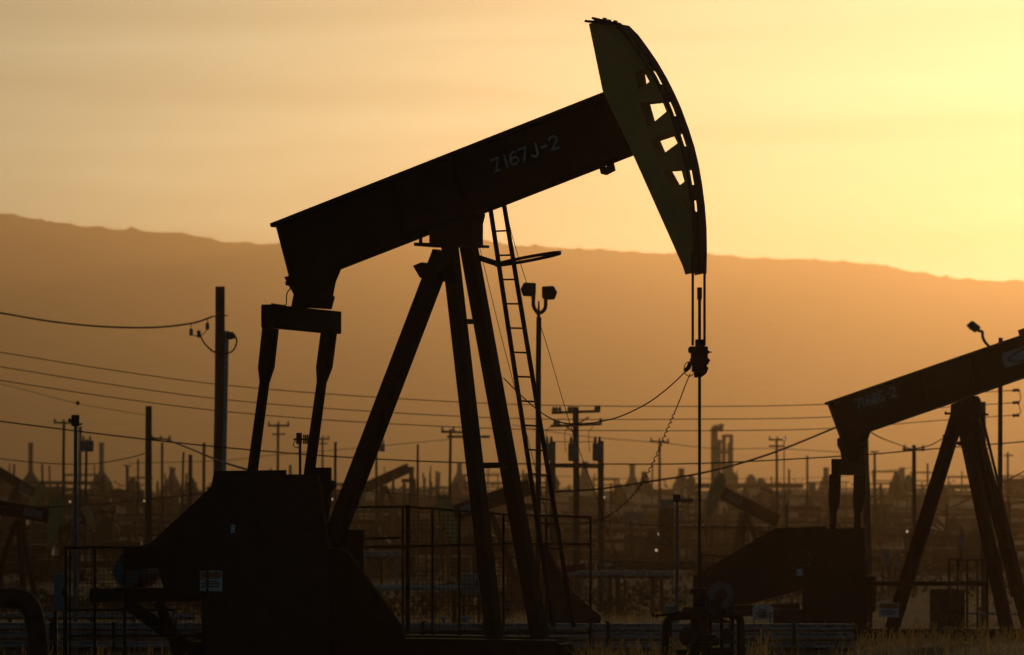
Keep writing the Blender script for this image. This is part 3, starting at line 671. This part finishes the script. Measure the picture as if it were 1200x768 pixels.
wire('dark low cable along the field at the left, behind the radio post', [(-40,593,150),(40,595,150),(120,591,150),(172,585,150),(250,578,150)], .018)
# insulator strings at the right where the three lines end
for y, lb in ((457.5,'top'),(472,'middle'),(487,'bottom')):
    o = MB().lathe(at(1190.5,y,164), [(.02,-.10),(.05,-.08),(.05,-.03),(.03,0),(.05,.03),(.05,.08),(.02,.10)], 8, (1,0,.05)).build('insulator_string', 'insulator')
    tag(o, lb + ' one of three dark insulators holding the line ends at the right edge', 'insulator', 'insulators at the line ends')
wire('short jumper wire dropping past three insulators at the right edge', [(1194,456,164),(1196,466,164),(1194,474,164),(1196,482,164),(1193,488,164)], .014, 'jumper_wire')
wire('thin stay cable from the ladder top down to the transformer platform', [(590,236,70),(607,300,70.3),(640,402,70.8),(667,494,71.3),(698,580,71.8),(722,650,72.2),(742,716,72.5)], .0045, 'stay_cable', 'cable', 'cables of the near pumpjack', k=3)
wire('second thin stay cable hanging close beside the far front leg', [(556,262,70.3),(562,290,70.3),(585,385,70.5),(605,462,70.8),(630,560,71),(660,690,71.5)], .0045, 'stay_cable', 'cable', 'cables of the near pumpjack', k=3)
wire('thin black hose sagging from the carrier bar to the far front leg', [(805,434,68.5),(785,453,68.6),(760,472,68.8),(730,487,69.1),(705,494,69.3),(680,497,69.6),(655,494.5,69.9),(632,482,70.1),(608,461,70.3),(590,443,70.5)], .008, 'hose', 'hose', 'cables of the near pumpjack')
# coiled lead: a helix along a hanging curve
cc = spline([at(x, y, 68.6) for x, y in ((809,438),(803,452),(797,468),(790,485),(781,506),(772,528),(760,553),(748,573),(735,588),(718,602),(700,611),(680,614.5),(660,614),(640,611))], 22)
hx = []
for i, p in enumerate(cc):
    fr = min(1, max(0, (i-60)/8)); fr = fr*min(1, max(0, (len(cc)-1-i)/10)); a = i*math.pi*2/5.5
    hx.append(p + Vector((math.cos(a)*.016*fr, math.sin(a)*.016*fr, .006*math.sin(a)*fr)))
tag(MB().tube(hx, .0065, 4).build('coiled_cable', 'cable'), 'thin coiled black lead hanging in a curve from the carrier bar to the base', 'cable', 'cables of the near pumpjack')

# ------------------------------------------------------------------ fences
def fence(label, Y, posts, rails, mesh=None, name='mesh_fence'):
    T = thing(name, (at(posts[0][0], 0, Y).x, Y, gpx(posts[0][0], Y)), label, 'fence', 'fences round the pumpjacks')
    k = Y/F
    for x, y0, w in posts:
        b = Vector(((x-600)*k, Y, gpx(x, Y)-.1)); MB().tube([b, at(x, y0, Y)], w*k/2, 8).build('post', 'dark_steel', T, smooth=True)
    for pts, w in rails: MB().tube([at(x, y, Y) for x, y in pts], w*k/2, 7).build('rail', 'dark_steel', T, smooth=True)
    if mesh:
        x0, x1, y0, y1, st = mesh; mb = MB(); x = x0
        while x <= x1: mb.tube([at(x, y0, Y), at(x, y1, Y)], .0028, 4); x += st
        y = y0
        while y <= y1: mb.tube([at(x0, y, Y), at(x1, y, Y)], .0028, 4); y += st
        mb.build('wire_mesh', 'dark_steel', T)
    return T
fence('black mesh fence panel in front of the motor platform at the lower left', 66.8, [(77,641,3.4),(82,643,2.2),(111,643,3.2),(146,642,3.2),(243,641,3)], [([(75,642),(245,641)],3.2),([(76,715),(205,715)],3),([(76,746),(245,746)],3)], (92,240,644,745,5))
fence('black mesh fence with a tall corner post between the rear leg and front legs', 74.0, [(472,593,3),(478,592,5.5),(507,596,3.2),(538,600,3.2),(590,603,3.2),(640,606,3.4),(692,606,3)], [([(402,595),(478,594),(515,597),(590,603),(692,606)],2.6),([(398,633),(470,630)],3),([(398,642),(478,640.5),(600,637.5),(692,638)],3),([(470,742),(692,742)],3)], (480,600,600,740,5))
fence('tall bare steel railing behind the slanting leg of the second pumpjack', 112.0, [(1112,656,2.8),(1122.5,656,2.4),(1133.5,656,2.6),(1145.5,656,2.4),(1157,656,2.8)], [([(1111,656),(1158,656)],2.6),([(1111,682),(1158,682)],2),([(1111,750),(1158,750)],2)], None, 'steel_railing')
fence('low dark handrail above the slope of the second crank guard', 116.0, [(822,650,2.4),(836,651,2.2),(856,653,2.2)], [([(820,650),(858,653)],2.6)], None, 'steel_railing')

# ------------------------------------------------------------------ wellhead and pipes in front
Wl = at(819.8, 740, 68.4); kw = 68.4/F
T = thing('wellhead', (Wl.x, Wl.y, gpx(820, 68.4)), 'dark cluttered wellhead under the polished rod, with side pipes', 'wellhead')
g0 = gpx(820, 68.4)
MB().lathe((Wl.x, Wl.y, g0-.1), [(.16,0),(.16,.35),(.22,.36),(.22,.44),(.15,.45),(.15,.65),(.21,.66),(.21,.74),(.11,.75),(.11,.92)], 16).build('casing_head', 'dark_steel', T, smooth=True)
MB().lathe((Wl.x, Wl.y, g0+.82), [(.11,0),(.13,.03),(.13,.14),(.08,.16),(.08,.3),(.11,.31),(.11,.37),(.05,.39),(.03,.44)], 14).build('stuffing_box', 'dark_steel', T, smooth=True)
MB().tube([at(766,722,68.2), at(795,719,68.3), at(838,714,68.5)], .014, 6).build('valve_lever', 'dark_steel', T)
MB().tube([at(793,722,68.4), at(850,719,68.4)], .055, 10).build('flow_tee', 'dark_steel', T, smooth=True)
MB().tube(spline([at(850,719,68.4), at(864,722,68.5), at(868,735,68.6), at(868,790,68.6)], 6), .05, 10).build('flow_line', 'rust_steel', T, smooth=True)
MB().tube(spline([at(795,722,68.4), at(784,726,68.4), at(780,740,68.4), at(780,792,68.4)], 6), .045, 10).build('flow_line', 'dark_steel', T, smooth=True)
for x, y, r_ in ((838,712,.10),(806,746,.11),(852,745,.09)):
    MB().lathe(at(x, y, 68.2), [(r_,-.015),(r_,.015)], 14, (0,1,0)).build('valve_wheel', 'rust_steel', T, smooth=True)
for (xa, ya, xb, yb, r_) in ((790,768,860,764,.06),(800,752,842,752,.05),(845,700,846,760,.022),(859,708,857,770,.02),(832,725,832,775,.03)):
    MB().tube([at(xa,ya,68.5), at(xb,yb,68.5)], r_, 9).build('pipe_fitting', 'dark_steel', T, smooth=True)

def pipeline(label, pts, r, m='pipe_paint', group='pipelines on low supports', name='pipeline', k=6):
    return tag(MB().tube(spline([at(*p) for p in pts], k) if len(pts) > 2 else [at(*p) for p in pts], r, 14).build(name, m, smooth=True), label, 'pipe', group)
Yp = 84.0
pipeline('upper blue grey pipe of the bundle behind the near pumpjack', [(-120,735,Yp),(420,736,Yp),(1000,737,Yp)], .075)
pipeline('middle blue grey pipe of the bundle behind the near pumpjack', [(-120,745.5,Yp-.3),(420,746,Yp-.3),(1000,746.5,Yp-.3)], .07)
pipeline('lowest blue grey pipe of the bundle, just above the grass tips', [(-120,757,Yp-.5),(420,757.5,Yp-.5),(1000,758,Yp-.5)], .07)
base = None
for i in range(15):
    px = -80+i*72; p = at(px, 752, Yp-.2); g = gpx(px, Yp)
    if base is None:
        base = thing('pipe_support', (p.x, p.y, g), 'small steel stand holding the low blue grey pipe bundle', 'pipe support', 'stands under the pipe bundle')
        top = CAM_Z + (HZ-728)*Yp/F
        for dy in (-.55,.35): MB().tube([(p.x,p.y+dy,g-.3),(p.x,p.y+dy,top)], .028, 7).build('upright', 'dark_steel', base, smooth=True)
        MB().box((p.x,p.y-.1,top-.52), (.06,.95,.05)).build('bearer', 'dark_steel', base)
        g1 = g
    else:
        c = copy_tree(base); c.location = (p.x, p.y, g1 + .0)
pipeline('fat dark pipe bending down into the ground at the lower left corner', [(-90,701,76),(-10,701,76),(14,701,76),(28,704,76),(37,714,76),(41,730,76),(44,748,76),(46,790,76)], .135, 'rust_steel', None, 'bent_pipe')
for lb, x0, x1, y, Y, r, m in (
 ('pale pipe strip seen through the mesh fence, upper one', 380,470,650,170,.12,'pipe_paint'),
 ('long pipe with its sunlit highlight painted pale, seen through the mesh fence', 395,560,688,118,.06,'pale_paint'),  # sun highlight put into the pale paint of the whole pipe
 ('blue grey pipe run crossing behind the transformer platform', 640,790,673,150,.10,'pipe_paint'),
 ('dark pipe run across the field behind the second crank guard', 700,900,662,170,.14,'rust_steel'),
 ('thin pale pipe behind the railing of the second pumpjack', 1125,1230,719,125,.03,'pale_paint'),
 ('long rusty pipe running far across the middle of the field', 100,420,626,330,.18,'rust_steel'),
 ('long pale pipe running far across the field right of the front legs', 590,1000,617,360,.16,'tank_paint'),
 ('blue grey pipe run low behind the left fence', -60,230,722,120,.07,'pipe_paint')):
    T = thing('pipe_run', (at((x0+x1)/2, y, Y).x, Y, gpx((x0+x1)/2, Y)), lb, 'pipe', 'pipe runs across the field')
    MB().tube([at(x0,y,Y), at(x1,y+1,Y)], r, 12).build('pipe', m, T, smooth=True)
    n = max(2, int((x1-x0)/45))
    for i in range(n):
        x = x0 + (x1-x0)*(i+.5)/n; z = at(x,y,Y).z; q = MB(); g = gpx(x, Y)-.1
        q.box(((x-600)*Y/F, Y, (g+z-r)/2), (.1,.3,max(.05,z-r-g))); q.build('support', 'dark_steel', T)

# cabinets, boxes, drums
def cabinet(label, x, y0, y1, wpx, Y, m='teal_box', name='control_cabinet', cat='cabinet', legs=True):
    k = Y/F; a = at(x, (y0+y1)/2, Y); W_, H_ = wpx*k, (y1-y0)*k; g = gpx(x, Y)
    T = thing(name, (a.x, a.y, g), label, cat)
    b = MB().box(a, (W_, W_*.5, H_)).build('body', m, T, bevel=.01)
    MB().box(a + Vector((0,-W_*.25-.006,0)), (W_*.86, .012, H_*.9)).build('door', m, T)
    MB().box(a + Vector((W_*.3,-W_*.25-.02,0)), (.03, .02, .1)).build('handle', 'dark_steel', T)
    if legs and a.z-H_/2 > g+.05:
        for s in (-.4,.4): MB().box((a.x+s*W_, a.y, (g-.1+a.z-H_/2)/2), (.05,.05,a.z-H_/2-g+.1)).build('leg', 'dark_steel', T)
    return T
cabinet('tall narrow grey blue cabinet left of the left fence', 70.5, 672, 716, 14, 74)
cabinet('small square grey cabinet behind the mesh fence left of the front legs', 552, 672, 697, 22, 110)
cabinet('dark oblong cabinet beside the well number sign', 923, 714, 734, 34, 102, 'dark_steel')
cabinet('pale grey small box on the field behind the transformer platform', 727, 665, 674, 12, 160, 'tank_grey')
cabinet('white box left of the second slanting leg in the middle distance', 1038, 643, 663, 9, 190, 'tank_grey')
cabinet('second white box beside it, closer to the slanting leg', 1052, 646, 664, 7, 190, 'tank_grey')
cabinet('dark upright panel behind the railing of the second pumpjack', 1110, 690, 745, 40, 118, 'rust_steel')
cabinet('rusty tall box standing left of the antenna post', 781, 596, 664, 18, 200, 'rust_steel')
cabinet('grey metal box above the rusty tall box in the field', 782, 585, 596, 16, 230, 'tank_grey')
cabinet('low grey equipment shed roof seen left of the rusty box', 742, 600, 612, 22, 300, 'tank_grey', 'equipment_shed', 'shed')
T = thing('pipe_guard', (at(672,0,88).x, 88, gpx(672,88)), 'dark sloping steel guard with striped end behind the ladder foot', 'machine guard')
MB().plate([[(640,640),(655,668),(668,690),(704,722),(704,752),(640,752)]], lambda x, y, d: at(x, y, 88)+Vector((0,d,0)), 0, .12).build('housing', 'dark_steel', T)
MB().bar(at(655,668,87.9), at(686,664,87.9), .10, .05, (0,1,0)).build('barrier_arm', 'sign_red', T)
# well number sign
Y = 100.0; c = at(894, 718, Y); k = Y/F
T = thing('well_sign', (c.x, Y, gpx(894, Y)), 'small pale rounded sign with the well number on a stand by the second pumpjack', 'sign')
pl = [(-12,-5.5),(-9,-8.7),(9,-8.7),(12,-5.5),(12,5.5),(9,8.7),(-9,8.7),(-12,5.5)]
face = MB().plate([pl], lambda u, v, d: c + Vector((u*k, d, v*k)), 0, .012).build('face', 'sign_white', T)
class Flat:                                                 # lets lettering() write on a plane that faces the road
    b = Vector((1,0,0)); e = Vector((0,1,0)); O = Vector((0,Y,0))
    def pt(s, x, y, w): return at(x, y, Y) + Vector((0, w, 0))
lettering(Flat(), '7168G-2', 885.5, 724, 903.5, 724, 5.6, -.006, 'number', 'sign_ink', face, thick=.2)
tb_ = MB()
for yy, ww in ((-3.2,6),(-.9,5)):
    tb_.box(c + Vector((0,-.006,-yy*k-.0)), (ww*2*k*.9, .006, 1.2*k))
tb_.build('text_lines', 'sign_ink', face)
for dx in (-10.5, 9): MB().tube([(c.x+dx*k, Y+.03, gpx(894,Y)-.1), (c.x+dx*k, Y+.03, c.z+8*k)], .02, 6).build('stake', 'galvanised', T)

# ------------------------------------------------------------------ the plant on the horizon
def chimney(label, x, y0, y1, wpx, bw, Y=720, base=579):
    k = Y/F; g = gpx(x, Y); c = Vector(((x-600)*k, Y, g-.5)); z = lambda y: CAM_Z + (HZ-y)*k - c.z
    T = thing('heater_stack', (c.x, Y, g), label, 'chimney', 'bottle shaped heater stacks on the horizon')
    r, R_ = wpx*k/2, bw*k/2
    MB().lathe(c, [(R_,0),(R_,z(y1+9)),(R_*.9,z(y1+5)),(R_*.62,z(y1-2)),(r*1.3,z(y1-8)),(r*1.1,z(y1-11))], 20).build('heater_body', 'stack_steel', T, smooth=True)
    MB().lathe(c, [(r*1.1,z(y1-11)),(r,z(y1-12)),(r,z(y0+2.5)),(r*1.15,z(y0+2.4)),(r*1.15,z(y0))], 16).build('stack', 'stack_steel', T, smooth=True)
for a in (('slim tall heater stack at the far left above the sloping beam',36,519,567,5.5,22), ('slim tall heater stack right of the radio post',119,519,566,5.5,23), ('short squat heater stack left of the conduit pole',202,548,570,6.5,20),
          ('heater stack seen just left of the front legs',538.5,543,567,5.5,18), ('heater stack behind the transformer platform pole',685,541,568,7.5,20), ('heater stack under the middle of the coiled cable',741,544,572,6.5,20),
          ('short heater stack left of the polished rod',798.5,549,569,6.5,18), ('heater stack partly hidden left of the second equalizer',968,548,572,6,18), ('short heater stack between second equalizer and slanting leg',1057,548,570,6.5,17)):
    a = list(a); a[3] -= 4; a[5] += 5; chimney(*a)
# processing tower
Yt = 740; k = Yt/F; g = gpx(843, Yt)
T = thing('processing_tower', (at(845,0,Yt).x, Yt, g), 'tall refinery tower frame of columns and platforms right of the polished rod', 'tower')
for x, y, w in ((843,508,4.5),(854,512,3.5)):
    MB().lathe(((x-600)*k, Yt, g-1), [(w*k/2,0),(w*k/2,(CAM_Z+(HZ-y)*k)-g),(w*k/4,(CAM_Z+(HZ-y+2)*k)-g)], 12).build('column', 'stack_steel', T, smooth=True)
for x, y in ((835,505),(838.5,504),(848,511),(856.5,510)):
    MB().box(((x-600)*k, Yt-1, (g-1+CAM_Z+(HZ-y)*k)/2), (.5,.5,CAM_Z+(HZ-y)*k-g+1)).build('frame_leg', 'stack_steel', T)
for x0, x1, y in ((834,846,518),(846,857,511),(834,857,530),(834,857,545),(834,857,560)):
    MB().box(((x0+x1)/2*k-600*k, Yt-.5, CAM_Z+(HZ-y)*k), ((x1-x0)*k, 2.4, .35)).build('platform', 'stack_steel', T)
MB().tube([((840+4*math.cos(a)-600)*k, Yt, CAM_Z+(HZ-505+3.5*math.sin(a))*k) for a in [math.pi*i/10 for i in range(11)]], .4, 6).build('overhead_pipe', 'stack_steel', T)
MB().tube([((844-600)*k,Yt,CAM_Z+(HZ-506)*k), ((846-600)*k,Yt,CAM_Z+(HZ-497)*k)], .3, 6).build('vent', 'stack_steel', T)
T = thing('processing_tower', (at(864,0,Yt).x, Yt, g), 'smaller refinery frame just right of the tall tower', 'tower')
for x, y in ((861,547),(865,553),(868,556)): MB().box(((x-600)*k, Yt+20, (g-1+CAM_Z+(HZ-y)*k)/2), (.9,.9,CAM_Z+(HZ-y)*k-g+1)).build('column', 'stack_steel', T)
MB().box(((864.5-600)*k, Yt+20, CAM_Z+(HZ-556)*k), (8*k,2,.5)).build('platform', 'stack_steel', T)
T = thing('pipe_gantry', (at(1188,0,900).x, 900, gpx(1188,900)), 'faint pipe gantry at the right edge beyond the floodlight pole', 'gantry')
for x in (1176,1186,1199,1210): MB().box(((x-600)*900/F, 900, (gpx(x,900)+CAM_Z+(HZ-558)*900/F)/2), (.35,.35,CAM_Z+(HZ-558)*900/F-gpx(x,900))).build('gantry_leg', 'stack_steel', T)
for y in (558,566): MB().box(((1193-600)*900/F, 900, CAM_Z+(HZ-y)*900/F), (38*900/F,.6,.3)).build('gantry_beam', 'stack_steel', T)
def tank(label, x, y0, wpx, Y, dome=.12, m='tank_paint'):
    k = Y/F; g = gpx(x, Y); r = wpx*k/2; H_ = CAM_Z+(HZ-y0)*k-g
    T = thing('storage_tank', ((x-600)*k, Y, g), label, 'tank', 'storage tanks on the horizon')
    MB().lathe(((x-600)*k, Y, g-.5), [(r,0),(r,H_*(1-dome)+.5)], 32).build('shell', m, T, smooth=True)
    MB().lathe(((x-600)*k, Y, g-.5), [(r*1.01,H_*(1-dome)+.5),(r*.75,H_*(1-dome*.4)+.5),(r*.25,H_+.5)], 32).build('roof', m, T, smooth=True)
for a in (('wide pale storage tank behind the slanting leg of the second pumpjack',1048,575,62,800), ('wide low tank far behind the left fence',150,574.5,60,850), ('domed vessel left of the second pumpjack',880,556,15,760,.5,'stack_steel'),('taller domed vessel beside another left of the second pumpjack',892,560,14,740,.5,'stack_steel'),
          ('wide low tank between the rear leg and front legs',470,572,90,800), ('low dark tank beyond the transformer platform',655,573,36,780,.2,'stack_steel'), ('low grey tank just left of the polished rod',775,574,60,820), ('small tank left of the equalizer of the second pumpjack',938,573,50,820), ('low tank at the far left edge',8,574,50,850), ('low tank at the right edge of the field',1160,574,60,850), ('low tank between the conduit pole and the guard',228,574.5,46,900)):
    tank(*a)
# a ragged far line of scrub and plant at the foot of the hills
tl = MB(); rr = random.Random(5)
for i in range(560):
    Y = rr.uniform(560, 760); x = rr.uniform(-1.5, 1.5)*600*Y/F; s = rr.uniform(.2, .55); g = gz(x, Y)
    tl.lathe((x, Y, g-.4), [(s*.7,0),(s*rr.uniform(.8,1.3),s*.5),(s*rr.uniform(.4,.9),s*rr.uniform(.8,1.2)),(s*.1,s*1.4)], 6)
tag(tl.build('far_scrub', 'shrub'), 'dark ragged line of far scrub at the foot of the hills', None, None, 'stuff')
# far equipment that reads as one dark cluttered mass: skids, racks, manifolds, short risers
fe = MB(); rr = random.Random(21)
for i in range(640):
    Y = 250*math.exp(rr.random()*.95); px = rr.uniform(-260, 1460); k = Y/F; x = (px-600)*k; g = gz(x, Y); t = rr.random()
    if t < .28: fe.box((x, Y, g+rr.uniform(.2,.6)), (rr.uniform(.6,3.2), rr.uniform(.6,1.6), rr.uniform(.6,1.7)))
    elif t < .52:
        L_ = rr.uniform(3, 14); z = g + rr.uniform(.35, 1.3); fe.tube([(x-L_/2, Y, z), (x+L_/2, Y+rr.uniform(-4,4), z+rr.uniform(-.1,.1))], rr.uniform(.06,.2), 7)
        for q in (-.4, 0, .4): fe.box((x+L_*q, Y, (g+z)/2-.2), (.1,.1,z-g+.4))
    elif t < .80:
        h = rr.uniform(.8, 3.4); fe.tube([(x, Y, g-.2), (x+rr.uniform(-.1,.1)*h, Y, g+h)], rr.uniform(.05,.12), 6)
    elif t < .92: fe.lathe((x, Y, g-.1), [(rr.uniform(.4,1.0),0),(rr.uniform(.4,1.0),rr.uniform(.8,1.8)),(.15,rr.uniform(1.9,2.3))], 10)
    else:
        h = rr.uniform(1.2, 2.4); w = rr.uniform(1.5, 4)
        for a in (-.5,.5): fe.box((x+a*w, Y, g+h/2-.1), (.12,.12,h+.2))
        fe.box((x, Y, g+h), (w+.3,.2,.18)); fe.box((x, Y, g+h*.55), (w,.15,.12))
tag(fe.build('far_equipment', 'dark_steel'), 'dark mass of far pipes, skids and risers across the field', None, None, 'stuff')
rp = random.Random(8)
for i in range(26):
    px = 20+i*46+rp.uniform(-16,16); Y = rp.uniform(430, 560); top = rp.uniform(540, 566)
    pole('faint thin bare far pole among many rising out of the haze', px, top, px+rp.uniform(-2,2), Y, rp.uniform(1.7,2.8), (), (), 'wood', 'faint far poles in the haze')
# ------------------------------------------------------------------ small lamps already lit
for x, y, Y, lb in ((82,588,300,'tiny lit lamp left of the blue grey post'),(169,587,300,'tiny lit lamp just left of the dark bare pole'),(389,585,260,'tiny lit lamp at the right edge of the crank guard'),(708,583,280,'tiny lit lamp right of the transformer platform'),(1063,623,220,'tiny lit lamp left of the slanting leg of the second pumpjack'),
                 (919,515,300,'tiny lit lamp on the end of a far crossarm'),(854,583,280,'tiny lit lamp right of the polished rod above the beam'),(772,626,230,'small orange light low on the field, lower one of two near the antenna post'),(769,645,200,'small orange light low on the field nearest the antenna post')):
    p = at(x, y, Y); g = gpx(x, Y); T = thing('yard_lamp', (p.x, p.y, g), lb, 'lamp', 'small lit lamps on the field')
    MB().lathe(p, [(.01,-.05),(.036,-.03),(.045,0),(.036,.03),(.01,.05)], 8).build('bulb', 'lamp_glow', T, smooth=True)
    MB().tube([(p.x, p.y+.1, g-.1), (p.x, p.y+.1, p.z+.08)], .03, 6).build('lamp_post', 'dark_steel', T)
# ------------------------------------------------------------------ scattered gear, pale blocks; the nearer ones are sunlit glints painted in white
for x, y, w, h, Y, m, lb in ((683,662,9,4,165,'pale_paint','low white block left of its twin beneath the transformer platform'),(712,662,9,4,165,'pale_paint','low white block right of its twin beneath the transformer platform'),(545,724,12,4,95,'pale_paint','low block painted white as a sunlit glint in the grass behind the mesh fence'),(572,724,8,4,95,'pale_paint','low block painted white as a sunlit glint beside the near front leg'),(520,724,6,4,95,'pale_paint','small block painted white as a sunlit glint behind the mesh fence corner'),
    (630,727,14,5,92,'pale_paint','low block painted white as a sunlit glint behind the ladder foot'),(465,650,8,6,190,'pale_paint','white box near the top of the tall corner post'),(1000,716,10,6,150,'pale_paint','white low block left of the orange topped sign')):
    k = Y/F; p = at(x, y, Y); g = gpx(x, Y); T = thing('marker_block', (p.x, p.y, g), lb, 'block', 'pale blocks lying about the field')
    MB().box(p, (w*k, w*k*.6, h*k)).build('block', m, T, bevel=.01); MB().box((p.x, p.y, (g-.1+p.z-h*k/2)/2), (w*k*.5, .1, max(.04, p.z-h*k/2-g+.1))).build('foot', 'concrete', T)

# ------------------------------------------------------------------ grass and brush
rg = random.Random(11)
def blade(mb, x, y, z, h, w, lean, az, seed):
    d = Vector((math.cos(az), math.sin(az), 0)); sd = Vector((-d.y, d.x, 0)) if rg.random() < .5 else Vector((1,0,0))
    pts = [(0,1),(.45,.75),(.8,.5),(1,.1)]; vs = []
    for t, ww in pts:
        c = Vector((x, y, z)) + Vector((0,0,h*t*(1-.25*lean*t))) + d*(lean*h*t*t*.7); vs += [c - sd*w*ww/2, c + sd*w*ww/2]
    mb.add(vs, [(0,1,3,2),(2,3,5,4),(4,5,7,6)])
    if seed:
        c = (vs[-1]+vs[-2])/2; u = (c - (vs[-4]+vs[-3])/2).normalized()
        for i in range(7):
            q = c - u*h*.03*i; o = Vector((rg.uniform(-1,1), rg.uniform(-1,1), rg.uniform(.2,1)))*.028; n = Vector((rg.uniform(-1,1),rg.uniform(-1,1),0))*.012
            mb.add([q-n, q+n, q+o+n*.5, q+o-n*.5], [(0,1,2,3)])
gm = MB()
def patch(px0, px1, Y0, Y1, n, h0, h1, seed=.3, clump=1.0):
    for i in range(n):
        Y = rg.uniform(Y0, Y1); px = rg.uniform(px0, px1); x = (px-600)*Y/F
        c = noise.noise(Vector((x*1.3*clump, Y*.35, 2.2)))
        if c < rg.uniform(-.45, .35): continue
        h = rg.uniform(h0, h1)*(.75+.7*max(0, c)); blade(gm, x, Y, gz(x, Y)-.02, h, rg.uniform(.008,.018), rg.uniform(.1,.8), rg.uniform(0, 6.28), rg.random() < seed)
patch(690, 800, 58, 66, 900, .30, .75)
patch(880, 1260, 76, 92, 1000, .15, .48)
patch(900, 1230, 92, 107, 900, .15, .42)
patch(640, 900, 72, 82, 900, .2, .45)
patch(-40, 640, 78, 110, 2500, .12, .35)
patch(-200, 1400, 110, 190, 11000, .15, .45, .1)
tag(gm.build('grass', 'dry_grass'), 'dry golden grass with seed heads catching the low sun', None, None, 'stuff')
bm_ = MB()
for i in range(5200):
    Y = 140*math.exp(rg.random()*1.5); px = rg.uniform(-200, 1400); x = (px-600)*Y/F
    if noise.noise(Vector((x*.03, Y*.02, 7))) < rg.uniform(-.3,.3): continue
    s = rg.uniform(.2, .7)*(.7+Y/500); g = gz(x, Y)
    for j in range(16):
        a = rg.uniform(0, 6.28); q = Vector((x, Y, g)) + Vector((math.cos(a)*s*rg.random(), math.sin(a)*s*rg.random(), s*rg.uniform(.05,.9))); u = Vector((rg.uniform(-1,1),rg.uniform(-1,1),rg.uniform(-1,1)))*s*.2; v = Vector((rg.uniform(-1,1),rg.uniform(-1,1),rg.uniform(-.3,1)))*s*.2
        bm_.add([q-u, q+v, q+u], [(0,1,2)])
tag(bm_.build('brush', 'shrub'), 'low dry brush dotted over the field', None, None, 'stuff')
EXPOSURE=-1.65
# ------------------------------------------------------------------ render settings
vs = scene.view_settings; vs.view_transform = 'Standard'; vs.look = 'None'; vs.gamma = 1; vs.use_curve_mapping = False
vs.exposure = EXPOSURE
scene.render.engine = 'CYCLES'
c = scene.cycles; c.use_denoising = True; c.volume_bounces = 0; c.max_bounces = 5; c.diffuse_bounces = 2; c.glossy_bounces = 2
c.transmission_bounces = 4; c.transparent_max_bounces = 8; c.sample_clamp_indirect = 4

c.use_adaptive_sampling = False; c.light_sampling_threshold = 0
